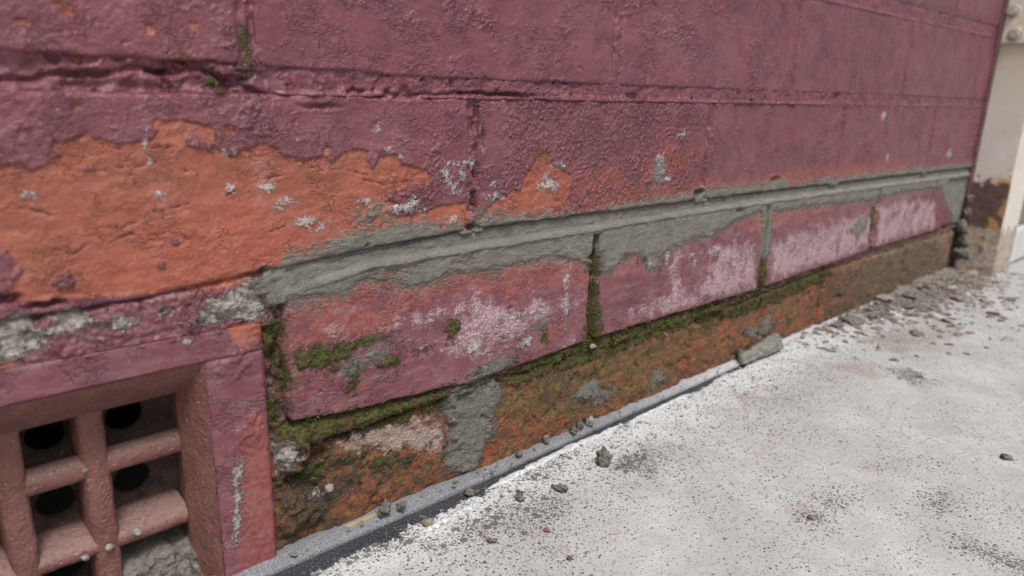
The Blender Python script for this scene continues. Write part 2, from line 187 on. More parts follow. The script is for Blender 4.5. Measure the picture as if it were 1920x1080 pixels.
def surf_height(x, z, m):
    """relief of the wall face in mm (outwards), shared by bricks and joints"""
    h = .8*fbm(x, z, 60, 1, 2) + .30*fbm(x, z, 14, 2, 3)
    raw = sstep(m['mB'], -.5, .5)
    worm = sstep(ridge(x*.6, z, 15, 4, 3), .80, .97)*sstep(fbm(x, z, 22, 7, 3), .05, .4)
    h = h + m['mT']*(.85*fbm(x, z, 4.4, 3, 3) + .4*np.abs(fbm(x, z, 2.9, 15, 1))) + (.25+.6*m['mT'])*worm*(1-raw)*(1-sstep(m['mO'], -.4, .4)) + .45*np.clip(fbm(x*.7, z, 9, 8, 3), 0, 1)
    h = h + sstep(m['mN'], -.4, .8)*(1.2*fbm(x, z, 5, 16, 3)-.6) - raw*1.6*sstep(fbm(x, z, 16, 17, 3), .22, .5) + .5*sstep(m['mO'], .5, 2)*(1-raw)*(fbm(x*.5, z, 7, 18, 3))
    h = h - .8*sstep(m['mO'], -.35, .35)*(1-raw)
    h = h - .5*(1-sstep(m['mK'], .1, .7)) + .15*np.exp(-((m['mK']-1.4)/.7)**2)*sstep(m['mO'], 0, 2)
    g = sstep(m['mG'], -.3, 1.2); h = h + g*(.7 + .5*fbm(x*.5, z, 3.2, 12, 2))
    s = sstep(m['mS'], -.5, 1.5); h = h + s*(.8 + 1.3*fbm(x, z, 3.6, 13, 3))
    h = h + raw*(1.7*fbm(x, z, 11, 14, 5, .6) - .8)
    h = h + .5*sstep(m['mL'], -.2, .5)
    for b in PITS:
        if near(x, z, [(b[0]-b[2], b[1]-b[3]), (b[0]+b[2], b[1]+b[3])], 4):
            e = sd_blob(x + .9*fbm(x, z, 4, 19, 2), z + .9*fbm(x, z, 4, 20, 2), b); h = h - b[4]*sstep(e, -.5, 1.2) + .35*np.exp(-((e+1.0)/.7)**2)
    return h

# ------------------------------------------------------------------ object helpers
def link(o, parent=None):
    sc.collection.objects.link(o)
    if parent: o.parent = parent
    return o
def tag(o, label=None, cat=None, group=None, kind=None):
    if label: o['label'] = label
    if cat: o['category'] = cat
    if group: o['group'] = group
    if kind: o['kind'] = kind
    return o
def empty(name, loc=(0, 0, 0)):
    o = bpy.data.objects.new(name, None); o.location = loc; o.empty_display_size = .02
    return link(o)
def mesh_obj(name, V, F, mat, parent=None, attrs=None, smooth=True, off=(0, 0, 0)):
    me = bpy.data.meshes.new(name)
    V = np.asarray(V, np.float32); me.from_pydata([], [], []) if False else None
    if isinstance(F, np.ndarray):
        nf, k = F.shape
        me.vertices.add(len(V)); me.vertices.foreach_set('co', V.ravel())
        me.loops.add(nf*k); me.loops.foreach_set('vertex_index', F.astype(np.int32).ravel())
        me.polygons.add(nf); me.polygons.foreach_set('loop_start', np.arange(0, nf*k, k, dtype=np.int32))
        me.polygons.foreach_set('loop_total', np.full(nf, k, np.int32))
        me.update(calc_edges=True); me.validate()
    else:
        me.from_pydata([tuple(map(float, v)) for v in V], [], F)
    if attrs:
        for k, a in attrs.items():
            at = me.attributes.new(k, 'FLOAT', 'POINT'); at.data.foreach_set('value', np.asarray(a, np.float32).ravel())
    me.polygons.foreach_set('use_smooth', np.full(len(me.polygons), smooth)); me.update()
    me.materials.append(mat)
    o = bpy.data.objects.new(name, me); o.location = off
    return link(o, parent)
def grid_faces(nx, nz, flip=False):
    i = np.arange(nx*nz).reshape(nz, nx)
    a = i[:-1, :-1].ravel(); b = i[:-1, 1:].ravel(); c = i[1:, 1:].ravel(); d = i[1:, :-1].ravel()
    return np.stack([a, d, c, b] if flip else [a, b, c, d], 1)

# ------------------------------------------------------------------ material kit
class Kit:
    def __init__(s, name):
        s.mat = bpy.data.materials.new(name); s.mat.use_nodes = True; s.nt = s.mat.node_tree
        s.bsdf = s.nt.nodes['Principled BSDF']
        g = s.nt.nodes.new('ShaderNodeNewGeometry'); s.pos = g.outputs['Position']
    def put(s, sock, v):
        if isinstance(v, bpy.types.NodeSocket): s.nt.links.new(v, sock)
        elif isinstance(v, (tuple, list)) and len(v) == 3 and sock.type == 'RGBA': sock.default_value = (*v, 1)
        else: sock.default_value = v
    def m(s, op, a, b=0.0, c=0.0, clamp=False):
        n = s.nt.nodes.new('ShaderNodeMath'); n.operation = op; n.use_clamp = clamp
        s.put(n.inputs[0], a); s.put(n.inputs[1], b); s.put(n.inputs[2], c); return n.outputs[0]
    def noise(s, scale, detail=3, rough=.55, vec=None, dist=0, out=0):
        n = s.nt.nodes.new('ShaderNodeTexNoise'); s.put(n.inputs['Vector'], vec or s.pos)
        n.inputs['Scale'].default_value = scale; n.inputs['Detail'].default_value = detail
        n.inputs['Roughness'].default_value = rough; n.inputs['Distortion'].default_value = dist
        return n.outputs[out]
    def vor(s, scale, vec=None, feat='F1', rnd=1):
        n = s.nt.nodes.new('ShaderNodeTexVoronoi'); n.feature = feat; s.put(n.inputs['Vector'], vec or s.pos)
        n.inputs['Scale'].default_value = scale; n.inputs['Randomness'].default_value = rnd; return n.outputs[0]
    def scl(s, x, y, z, rot=(0, 0, 0)):
        n = s.nt.nodes.new('ShaderNodeMapping'); s.put(n.inputs[0], s.pos); n.inputs['Scale'].default_value = (x, y, z)
        n.inputs['Rotation'].default_value = rot; return n.outputs[0]
    def attr(s, name):
        n = s.nt.nodes.new('ShaderNodeAttribute'); n.attribute_name = name; return n.outputs['Fac']
    def ss(s, v, a, b, lo=0., hi=1.):
        n = s.nt.nodes.new('ShaderNodeMapRange'); n.interpolation_type = 'SMOOTHSTEP'
        s.put(n.inputs[0], v); n.inputs[1].default_value = a; n.inputs[2].default_value = b
        n.inputs[3].default_value = lo; n.inputs[4].default_value = hi; return n.outputs[0]
    def mix(s, f, a, b, mode='MIX'):
        n = s.nt.nodes.new('ShaderNodeMix'); n.data_type = 'RGBA'; n.blend_type = mode
        s.put(n.inputs[0], f); s.put(n.inputs[6], a); s.put(n.inputs[7], b); return n.outputs[2]
    def mf(s, f, a, b):
        n = s.nt.nodes.new('ShaderNodeMix'); n.data_type = 'FLOAT'
        s.put(n.inputs[0], f); s.put(n.inputs[2], a); s.put(n.inputs[3], b); return n.outputs[0]
    def add(s, *t):
        r = t[0]
        for v in t[1:]: r = s.m('ADD', r, v)
        return r
    def mul(s, *t):
        r = t[0]
        for v in t[1:]: r = s.m('MULTIPLY', r, v)
        return r
    def finish(s, col, rough, height=None, strength=1., spec=.4):
        s.put(s.bsdf.inputs['Base Color'], col); s.put(s.bsdf.inputs['Roughness'], rough)
        s.bsdf.inputs['Specular IOR Level'].default_value = spec
        if height is not None:
            b = s.nt.nodes.new('ShaderNodeBump'); b.inputs['Strength'].default_value = strength
            b.inputs['Distance'].default_value = 1.0; s.put(b.inputs['Height'], height)
            s.nt.links.new(b.outputs[0], s.bsdf.inputs['Normal'])
        return s.mat

def wall_material():
    k = Kit('painted_masonry')
    n1 = k.noise(1100, 3); n2 = k.noise(420, 4, .6); n3 = k.noise(70, 3); n4 = k.noise(26, 2)
    grit = k.noise(2200, 2, .6); streak = k.noise(1, 4, .65, k.scl(180, 180, 620, (0, .25, 0)))
    c1 = k.m('SUBTRACT', n1, .5); c2 = k.m('SUBTRACT', n2, .5)
    def f(name, amp, w, wide=0):
        return k.ss(k.add(k.attr(name), k.mul(c2, amp), k.mul(c1, amp*.6)), -w, w)
    fO = f('mO', 3.8, .15);  fS = f('mS', 13, 1.4); fB = f('mB', 4, .8); fL = f('mL', 11, .6); fD = k.ss(k.add(k.attr('mD'), k.mul(c2, 14), k.mul(k.m('SUBTRACT', n3, .5), 26)), -3, 12)
    fN = f('mN', 8, 1.0); fY = k.ss(k.add(k.attr('mY'), k.mul(c2, 22), k.mul(c1, 10)), -2, 5)
    fG = k.ss(k.add(k.attr('mG'), k.mul(c2, 6), k.mul(k.m('SUBTRACT', streak, .5), 20)), -2.6, 2.4)
    mR = k.add(k.attr('mR'), k.mul(k.m('SUBTRACT', streak, .5), 16), k.mul(c2, 8)); fR = k.ss(mR, -1.5, 2.5)
    mP = k.add(k.attr('mP'), k.mul(k.m('SUBTRACT', streak, .5), 30), k.mul(c1, 7), k.mul(c2, 9), k.mul(k.m('SUBTRACT', k.noise(95, 4, .65), .5), 34)); fP = k.ss(mP, 3, 14)
    fK = k.ss(k.add(k.attr('mK'), k.mul(c2, 1.4)), .10, .42, 1, 0)
    mT = k.attr('mT')
    # two coats of paint
    maroon = k.mix(k.ss(n3, .3, .7), (.138, .041, .053), (.190, .063, .080))
    maroon = k.mix(k.ss(n4, .35, .7, 0, .55), maroon, (.172, .046, .050))
    maroon = k.mix(k.mul(k.ss(n2, .58, .72), mT, .5), maroon, (.225, .078, .072))
    n0 = k.noise(13, 4, .6); maroon = k.mix(k.ss(n0, .50, .72, 0, .45), maroon, (.215, .096, .114)); maroon = k.mix(k.ss(n0, .50, .28, 0, .4), maroon, (.115, .036, .046))
    orange = k.mix(k.ss(n3, .25, .75), (.27, .066, .038), (.35, .098, .060))
    orange = k.mix(k.ss(n2, .55, .75, 0, .6), orange, (.36, .13, .10))
    orange = k.mix(k.ss(n4, .5, .75, 0, .35), orange, (.22, .052, .032))
    orange = k.mix(k.ss(n0, .44, .66, 0, .55), orange, (.235, .082, .055)); orange = k.mix(k.ss(k.noise(60, 4, .6), .54, .70, 0, .5), orange, (.36, .165, .135))
    col = k.mix(fO, maroon, orange)
    col = k.mix(k.mul(fR, .75), col, k.mix(k.ss(n2, .4, .6), (.20, .045, .040), (.29, .082, .062)))
    pale = k.mix(k.ss(n1, .35, .65), (.34, .20, .21), (.56, .46, .47))
    col = k.mix(k.mul(fP, k.ss(n1, .30, .62, .35, .8)), col, pale)
    sz = k.nt.nodes.new('ShaderNodeSeparateXYZ'); k.nt.links.new(k.pos, sz.inputs[0])
    dusty = k.mul(k.ss(sz.outputs[2], .158, .146), k.ss(k.noise(1, 4, .65, k.scl(60, 60, 160)),   .42, .72, .0, .30))
    col = k.mix(dusty, col, (.33, .235, .235))
    # bare, damp brick at the foot
    rawc = k.mix(k.ss(n3, .35, .65), (.27, .080, .038), (.17, .068, .036))
    rawc = k.mix(k.ss(k.noise(150, 5, .65), .47, .60), rawc, (.095, .058, .033))
    sepx = k.nt.nodes.new('ShaderNodeSeparateXYZ'); k.nt.links.new(k.pos, sepx.inputs[0])
    rawc = k.mix(k.ss(k.add(sepx.outputs[0], k.mul(c2, .1)), .72, .95, 0, .75), rawc, k.mix(k.ss(n3, .35, .65), (.22, .15, .11), (.15, .115, .09)))
    rawc = k.mix(k.ss(k.noise(240, 4), .52, .68, 0, .6), rawc, (.17, .145, .035))
    rawc = k.mix(k.mul(k.ss(mP, -3, 6), .85), rawc, k.mix(k.ss(n1, .4, .6), (.36, .25, .21), (.46, .38, .35)))
    col = k.mix(fB, col, rawc)
    col = k.mix(k.mul(fD, k.ss(sepx.outputs[0], .25, .7, .92, .45)), col, k.mix(k.ss(n1, .4, .6), (.035, .026, .015), (.085, .06, .035)))
    col = k.mix(k.mul(fY, k.ss(k.noise(95, 5, .65), .38, .6, .1, .8)), col, k.mix(k.ss(n2, .4, .62), (.075, .055, .018), (.19, .135, .04)))
    col = k.mix(fN, col, k.mix(k.ss(n2, .35, .65), (.23, .19, .165), (.44, .40, .36)))
    # pale broken paint edge
    fE = k.ss(k.add(k.attr('mE'), k.mul(c2, 3.0)), .1, .8, 1, 0)
    col = k.mix(k.mul(fE, .8), col, (.45, .35, .30))
    col = k.mix(k.mul(fK, .9), col, (.10, .025, .018))
    mossn = k.noise(620, 3, .6)
    moss = k.mix(k.ss(mossn, .38, .62), (.026, .027, .006), (.105, .102, .014))
    moss = k.mix(k.ss(k.noise(130, 4), .44, .62), moss, (.10, .062, .024))
    moss = k.mix(k.ss(k.noise(75, 2), .58, .68, 0, .8), moss, (.075, .105, .012))
    col = k.mix(fS, col, moss)
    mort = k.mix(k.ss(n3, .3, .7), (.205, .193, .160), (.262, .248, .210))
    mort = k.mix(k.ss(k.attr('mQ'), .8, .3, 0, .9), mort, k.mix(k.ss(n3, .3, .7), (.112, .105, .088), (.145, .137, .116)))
    mort = k.mix(k.ss(grit, .55, .72, 0, .6), mort, (.27, .26, .245))
    mort = k.mix(k.mul(k.attr('mQ'), k.ss(n2, .58, .75, 0, .5)), mort, (.26, .15, .12))
    wash = k.mul(k.ss(k.add(k.attr('mG'), k.mul(k.m('SUBTRACT', streak, .5), 22), k.mul(c2, 10)), -7, 1), k.ss(n1, .36, .6, .25, .7)); wash = k.mul(wash, k.ss(sz.outputs[2], .062, .075))
    col = k.mix(wash, col, mort)
    col = k.mix(fG, col, mort)
    col = k.mix(k.mul(fL, .72), col, k.mix(k.ss(n1, .4, .6), (.33, .33, .325), (.46, .46, .455)))
    dust = k.ss(k.noise(900, 2), .70, .76, 0, .6); col = k.mix(dust, col, (.42, .36, .34))
    rough = k.mf(k.m('MAXIMUM', k.m('MAXIMUM', fG, fS), k.m('MAXIMUM', fB, k.m('MAXIMUM', fN, k.mul(fP, .8)))), k.ss(n0, .3, .7, .26, .44), .92)
    rough = k.m('MAXIMUM', rough, k.mul(fO, .50))
    paintonly = k.m('SUBTRACT', 1, k.m('MAXIMUM', fG, k.m('MAXIMUM', fS, fB)), clamp=True)
    h = k.mul(k.m('SUBTRACT', 1, fO), .0008)
    h = k.add(h, k.mul(n2, paintonly, k.ss(k.noise(24, 3), .36, .62, .25, 1.35), k.mf(fO, k.add(.0005, k.mul(mT, .0020)), .0009)), k.mul(n1, paintonly, k.mf(mT, .0002, .0010)))
    zone = k.mul(k.ss(k.add(k.mul(mT, .55), k.mul(k.noise(85, 3, .6), .9)), .68, .88), k.m('SUBTRACT', 1, fO))
    wv = k.nt.nodes.new('ShaderNodeVectorMath'); wv.operation = 'ADD'; k.put(wv.inputs[0], k.pos)
    nv = k.nt.nodes.new('ShaderNodeVectorMath'); nv.operation = 'SCALE'; k.put(nv.inputs[0], k.noise(500, 2, out=1)); nv.inputs[3].default_value = .002; k.nt.links.new(nv.outputs[0], wv.inputs[1])
    peb = k.ss(k.vor(330, wv.outputs[0]), .15, .62, 1, 0); wr = k.ss(k.m('ABSOLUTE', k.m('SUBTRACT', k.noise(1, 3, .55, k.scl(150, 150, 330)), .5)), .0, .045, 1, 0)
    h = k.add(h, k.mul(zone, paintonly, peb, .0010), k.mul(wr, paintonly, k.ss(k.noise(40, 2), .48, .6), .0009))
    h = k.add(h, k.mul(fK, -.0005), k.mul(fL, .0004))
    h = k.add(h, k.mul(fG, k.add(.0003, k.mul(k.attr('mQ'), k.add(k.mul(n1, .0020), k.mul(grit, .0010), k.mul(streak, .0020))))), k.mul(fN, k.add(k.mul(n2, .0025), k.mul(n1, .0014))))
    h = k.add(h, k.mul(fS, k.add(.0004, k.mul(mossn, .0028), k.mul(grit, .0010))))
    h = k.add(h, k.mul(fB, k.add(k.mul(n2, .0030), k.mul(n1, .0018))), k.mul(fP, n1, .0003))
    return k.finish(col, rough, h, .95, .48)

def simple_mat(name, c1, c2, scale=200, rough=.85, bump=.0006, spots=None, bscale=None):
    k = Kit(name); n = k.noise(scale, 4, .6); b = k.noise(bscale or scale*3, 4, .65)
    col = k.mix(k.ss(n, .3, .7), c1, c2)
    if spots: col = k.mix(k.ss(k.noise(scale*5, 2), .62, .7, 0, .8), col, spots)
    return k.finish(col, rough, k.add(k.mul(b, bump), k.mul(n, bump)), .9, .3)

WALL = wall_material()
MORTAR = simple_mat('grey_mortar', (.105, .098, .084), (.18, .17, .148), 260, .95, .0016, (.27, .26, .24))
DRYMORTAR = simple_mat('dry_mortar', (.19, .17, .15), (.31, .285, .26), 200, .95, .0008)
RUBBLE = simple_mat('rubble', (.085, .068, .055), (.23, .195, .165), 160, .95, .0008, (.33, .29, .26))
REDCHIP = simple_mat('red_chip', (.14, .05, .045), (.20, .075, .065), 300, .8)
DARK = simple_mat('dark_cavity', (.006, .005, .005), (.012, .01, .009), 100, 1)  # near-black colour painted as the darkness of the void behind the vent
WOOD = simple_mat('pale_wood', (.30, .22, .13), (.40, .31, .20), 300, .7, .0002)

# ------------------------------------------------------------------ ground
def ground_material():
    k = Kit('painted_membrane')
    n1 = k.noise(900, 3); n2 = k.noise(300, 4, .6); n3 = k.noise(45, 4, .6); n4 = k.noise(11, 3); gr = k.noise(1500, 2)
    c1 = k.m('SUBTRACT', n1, .5); c2 = k.m('SUBTRACT', n2, .5)
    wd = k.attr('gW')                                     # distance from the wall, mm
    fD = k.ss(k.add(k.attr('gD'), k.mul(c2, 26), k.mul(c1, 60)), 3, 9)
    fB = k.ss(k.add(k.attr('gB'), k.mul(c2, 12), k.mul(c1, 6)), -.4, .6)
    fR = k.ss(k.add(k.attr('gR'), k.mul(c2, 30), k.mul(c1, 16)), -3, 5)
    fS = k.ss(k.add(k.attr('gS'), k.mul(c2, 30), k.mul(k.m('SUBTRACT', n3, .5), 50)), -6, 20)
    white = k.mix(k.ss(n3, .3, .7), (.365, .361, .358), (.435, .431, .429))
    white = k.mix(k.ss(n4, .4, .7, 0, .6), white, (.32, .314, .309))
    white = k.mix(k.mul(fS, .55), white, (.25, .195, .165))
    white = k.mix(k.ss(k.noise(120, 4, .6), .60, .75, 0, .5), white, (.26, .22, .19))
    mott = k.noise(16, 5, .68); white = k.mix(k.ss(mott, .46, .74, 0, .32), white, (.20, .186, .175))
    white = k.mix(k.mul(k.ss(k.add(wd, k.mul(k.m('SUBTRACT', n3, .5), 60)), 20, 62, 1, 0), .85), white, (.55, .55, .55))
    # pores where the dark sheet shows through the paint
    def grains(scale, lo, hi, dens):
        wv = k.nt.nodes.new('ShaderNodeVectorMath'); wv.operation = 'ADD'; k.put(wv.inputs[0], k.pos)
        nv = k.nt.nodes.new('ShaderNodeVectorMath'); nv.operation = 'SCALE'; k.put(nv.inputs[0], k.noise(scale*2.2, 2, out=1)); nv.inputs[3].default_value = .6/scale; k.nt.links.new(nv.outputs[0], wv.inputs[1])
        v = k.nt.nodes.new('ShaderNodeTexVoronoi'); v.inputs['Scale'].default_value = scale; k.put(v.inputs['Vector'], wv.outputs[0])
        sp_ = k.nt.nodes.new('ShaderNodeSeparateColor'); k.put(sp_.inputs[0], v.outputs['Color'])
        rad = k.mul(k.ss(k.add(sp_.outputs[0], dens), lo, hi), .40)
        return k.ss(k.m('SUBTRACT', rad, v.outputs['Distance']), 0, .06)
    dens = k.add(k.mul(k.m('SUBTRACT', n3, .5), .7), k.mul(k.m('SUBTRACT', n4, .5), .6), k.ss(wd, 20, 130, .22, -.08), k.ss(k.attr('gD'), -12, 3, 0, .6))
    spot = k.m('MAXIMUM', k.mul(grains(430, .24, 1.08, dens), .88), k.m('MAXIMUM', k.mul(grains(760, .2, 1.0, dens), .75), k.mul(grains(170, .80, 1.4, dens), .85)))
    spot = k.m('MAXIMUM', spot, k.mul(k.ss(k.add(n1, k.mul(dens, .10)), .60, .70), .45))
    col = k.mix(spot, white, k.mix(k.ss(n1, .4, .6), (.035, .032, .032), (.12, .10, .09)))
    col = k.mix(k.mul(fD, .7), col, k.mix(k.ss(n1, .42, .58), (.03, .028, .03), (.17, .155, .15)))
    col = k.mix(fB, col, k.mix(k.ss(n1, .5, .64), (.024, .026, .032), (.11, .115, .13)))
    red = k.ss(k.noise(230, 1), .775, .79); col = k.mix(k.mul(red, .8), col, (.30, .08, .08))
    col = k.mix(k.mul(fR, .9), col, k.mix(k.ss(n2, .4, .6), (.095, .078, .064), (.24, .21, .185)))
    rough = k.mf(k.m('MAXIMUM', fB, fR), k.ss(n2, .3, .7, .5, .68), .8)
    h = k.add(k.mul(spot, -.0005), k.mul(n2, .0007), k.mul(gr, .0003), k.mul(fB, -.0008), k.mul(fR, n2, .003), k.mul(fD, n1, .0007))
    return k.finish(col, rough, h, .9, .35)
GROUND = ground_material()
def dense(lo, hi, step, outer_lo, outer_hi):
    return np.array(list(outer_lo) + list(np.arange(lo, hi+1e-6, step)) + list(outer_hi))
def ground_z(x, y):
    """ground relief, mm"""
    h = .18*fbm(x, y, 70, 201, 2)
    heap = np.maximum(0, 1 - np.abs(x-1060)/ 330)**.8 * np.exp(-np.abs(np.minimum(y, 0))/38.)
    h = h + 13*heap*(.75+.6*fbm(x, y, 30, 205, 3)) + 2.2*np.clip(heap*3, 0, 1)*fbm(x, y, 9, 206, 3)
    return h
gx = dense(40, 1400, 2.6, [-20000, -8000, -3000, -1500, -800, -400, -200, -100, -40, 0], [1450, 1550, 1800, 2500, 4000, 9000, 20000])
gy = dense(-430, 12, 2.6, [-20000, -8000, -3000, -1500, -900, -650, -520, -460], [30, 200, 1000, 5000, 20000])
GX, GY = np.meshgrid(gx, gy); X = GX.ravel(); Y = GY.ravel()
inb = (X > 0) & (X < 1450) & (Y > -460)
Z = np.where(inb, ground_z(X, Y), 0)
aD = np.full(X.shape, -30.)
for b in GROUND_DARK: aD = np.maximum(aD, rag_blob(X, Y, b))
aD = aD + 3*fbm(X, Y, 14, 210, 3)
aS = np.full(X.shape, -60.)
for b in GROUND_STAIN: aS = np.maximum(aS, rag_blob(X, Y, b))
edge = np.interp(X, [0, 120, 200, 255, 300, 360, 430, 560, 700], [20, 19, 19, 17, 14.5, 13.5, 11, 8, -2])
aB = (edge + Y) + 5.5*fbm(X, Y, 18, 211, 4, .6)
heapm = np.maximum(0, 1 - np.abs(X-1080)/370)**.7 * 62 + Y
aR = heapm - 6 + 14*fbm(X, Y, 45, 212, 3)
aR = np.where(inb, aR, -40)
ground = mesh_obj('ground', np.stack([X, Y, Z], 1)/1000, grid_faces(len(gx), len(gy)), GROUND, None,
                  dict(gD=aD, gS=aS, gB=aB, gR=aR, gW=np.clip(-Y, 0, 600)))
tag(ground, 'white painted membrane ground with dark specks beside the brick wall', kind='structure')

# ------------------------------------------------------------------ the wall
wall = tag(empty('brick_wall'), 'maroon painted brick wall with peeling paint and a mossy foot', 'wall', kind='thing')
rng = random.Random(4)
def patch(name, x0, x1, zb, zt, res, kind, seed=0, round_r=3.0, proud=0., edge_noise=.9, back=28, over=0, parent=None, depth=None, pale_edge=False):
    """one brick or joint as a relief sheet with returns into the wall"""
    nx = max(4, int((x1-x0)/res)); nz = max(3, int((float(np.mean(zt(np.array([x0, x1]))-zb(np.array([x0, x1])))) + 2*over)/res))
    u = np.linspace(0, 1, nx); v = np.linspace(0, 1, nz); U, Vv = np.meshgrid(u, v)
    x = x0 + U*(x1-x0); b = zb(x) - over; t = zt(x) + over; z = b + Vv*(t-b)
    wob = edge_noise*fbm(x*1.0, z*1.0, 18, 300+seed, 4, .6)
    if kind == 'brick':
        ex = np.minimum(U, 1-U)*(x1-x0); ez = np.minimum(Vv, 1-Vv)*(t-b)
        fx = np.exp(-ex/6.); fz = np.exp(-ez/6.)
        x = x + wob*fx*np.where(U < .5, 1, -1); z = z + wob*fz*np.where(Vv < .5, 1, -1)
        # chipped, rounded corners
        cr = 5.0
        cxd = np.maximum(cr-ex, 0); czd = np.maximum(cr-ez, 0); cd = np.hypot(cxd, czd)
        pull = np.where((cxd > 0) & (czd > 0), np.maximum(cd-cr, 0), 0)
        x = x + np.where(U < .5, 1, -1)*pull*.7; z = z + np.where(Vv < .5, 1, -1)*pull*.7
    x = x.ravel(); z = z.ravel(); m = wall_masks(x, z)
    if kind == 'joint': m = depth_masks(name, x, z, m)
    h = surf_height(x, z, m) + proud
    if kind == 'brick':
        e = np.minimum(ex, ez).ravel()
        r = round_r*(1+.5*fbm(x, z, 25, 330+seed, 2))
        q = np.clip(1-e/r, 0, 1); h = h - r*.9*(1-np.sqrt(np.clip(1-q*q, 0, 1)))
        m['mE'] = (e + .6*fbm(x, z, 7, 340, 3) + .35 + 6*(1-sstep(x, x0+4, x0+8))*(x0 < 200)) if pale_edge else np.full(x.shape, 9.)
    else:
        h = h + depth(x, z, Vv.ravel()); m['mE'] = np.full(x.shape, 9.)
    Vt = np.stack([x, -h, z], 1)/1000
    F = grid_faces(nx, nz)
    # returns
    i = np.arange(nx*nz).reshape(nz, nx)
    loop = np.concatenate([i[0, :-1], i[:-1, -1], i[-1, :0:-1], i[:0:-1, 0]])
    base = len(Vt); bk = Vt[loop].copy(); bk[:, 1] = back/1000.
    k = np.arange(len(loop)); kn = np.roll(k, -1)
    F2 = np.stack([loop[kn], loop[k], base+k, base+kn], 1)
    Vt = np.concatenate([Vt, bk]); F = np.concatenate([F, F2])
    at = {q: np.concatenate([a, a[loop]]) for q, a in m.items()}
    return mesh_obj(name, Vt, F, WALL, parent or wall, at)
def depth_masks(name, x, z, m):
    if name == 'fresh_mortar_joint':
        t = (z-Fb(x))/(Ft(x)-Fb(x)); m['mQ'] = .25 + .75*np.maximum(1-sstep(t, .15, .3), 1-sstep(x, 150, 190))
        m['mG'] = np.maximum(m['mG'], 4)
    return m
# ---- bricks: course, list of vertical joint centres
def xres(x): return .75 if x < 330 else (.95 if x < 560 else 1.3)
def course(xs, zb, zt, gap, vis, seed, **kw):
    for i in range(len(xs)-1):
        a = xs[i] + gap/2; b = xs[i+1] - gap/2
        r = xres((a+b)/2 if a < 200 else a) if vis else 6.
        if b < -20: r = 7.
        patch('brick', a, b, zb, zt, r, 'brick', seed+i, proud=rng.uniform(-.5, .5), **kw)
END = 1172
course([-595, -350, -104, 137, 383, 619, 871, 1112, END+4], Jt, J0b, 7, True, 10, round_r=2.2)
course([-470, -226, 16, 261.5, 497, 733, 987, END+4], Jb, Jb, 8, True, 30, round_r=3.2) if False else None
course([-476, -232, 13, 262.5, 497, 733, 987, END+4], Ft, Jb, 7, True, 30, round_r=2.4)
E3 = [145, 372, 604.5, 854, 1082]
for i in range(4):
    a = E3[i] + (0 if i == 0 else 3.6); b = E3[i+1] - 4.2
    if i == 1: b = 601; 
    patch('brick', a, b, Mt, Fb, xres(a), 'brick', 50+i, proud=.6, round_r=1.8, edge_noise=1.5, pale_edge=True)
patch('brick', 1090, END+3, Mt, Fb, 2., 'brick', 58, proud=-2)
E4 = [160, 256, 501, 741, 976, END+4]
for i in range(5):
    patch('brick', E4[i]+(0 if i == 0 else 5), E4[i+1]-5, const(-14), Mb, xres(E4[i]), 'brick', 70+i, proud=[-3.0, -.4, -1.9, -.8, -1.8][i], round_r=5, edge_noise=2.4)
for j, (xs, zb) in enumerate([([-480, -236, 4, 244, 484, 724, 964, END+4], 333), ([-360, -120, 137, 383, 619, 871, 1112, END+4], 419), ([-480, -236, 4, 244, 484, 724, 964, END+4], 505)]):
    if j == 0: xs = [-480, -236, 4, 262, 497, 745, 985, END+4]
    course(xs, const(zb), const(zb+76), 8, j == 0 and False, 100+20*j)
# the visible far part of the upper course is refined by its own relief
course([-595, -476, -340, -104], Mt, Ft, 9, False, 160); course([-595, -476, -340, -104], const(-14), Mb, 9, False, 170)

# ---- joints
def dJ(x, z, v):
    left = 1-sstep(x, 120, 175)
    c = d_line(x + 1.5*fbm(x, z, 9, 401, 3), z + 1.5*fbm(x, z, 9, 402, 3), JOINT_CRACK)
    h = -1.5 + .8*sstep(x, 430, 620) - .9*left + (1.2+1.6*left)*fbm(x, z, 7.5, 403, 4, .6) + left*1.6*fbm(x, z*2.5, 16, 404, 3)
    h = h - (2.2+.8*left)*(1-sstep(c, .3, 1.4+.5*left))
    lip = np.exp(-((z-Jb(x)-.2)/1.0)**2)*2.4*(.8+.6*fbm(x, z*0, 14, 405, 2)); h = h + lip*(1-left*.7)
    h = h - sstep(fbm(x, z, 9, 406, 2), .52, .62)*2.0
    return h
patch('bed_joint', -595, 700, Jb, Jt, .8, 'joint', over=4, depth=dJ)
patch('bed_joint', 700, END, Jb, Jt, 1.5, 'joint', over=4, depth=dJ)
def d0(x, z, v):
    return -1.0 + .9*fbm(x, z, 8, 410, 3) + 2.0*np.exp(-((z-J0b(x)-.3)/1.2)**2)
patch('bed_joint', 380, END, J0b, J0t, 1.3, 'joint', over=4, depth=d0)
patch('bed_joint', -595, 380, J0b, J0t, 4, 'joint', over=4, depth=d0)
def dF(x, z, v):
    t = (z-Fb(x))/(Ft(x)-Fb(x))
    a = sstep(x, 150, 185)
    face = np.interp(t + .06*fbm(x, z*0, 30, 424, 2), [-.5, -.14, .0, .09, .27, .88, 1.0, 1.06, 1.3], [-1.5, .5, 1.6, 1.3, -2.6, -3.4, -4.4, -7.5, -10])
    rough = 1.2*fbm(x, z, 6, 421, 4, .6)
    lump = .35*fbm(x, z*3, 11, 422, 3)
    return face*(.35+.65*a) + rough*(1-a)*1.2 + lump + .25*fbm(x, z, 2.4, 423, 2)*(1-sstep(t, .25, .4))
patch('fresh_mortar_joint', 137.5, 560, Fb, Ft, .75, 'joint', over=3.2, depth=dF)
patch('fresh_mortar_joint', 560, END, Fb, Ft, 1.2, 'joint', over=3.2, depth=dF)
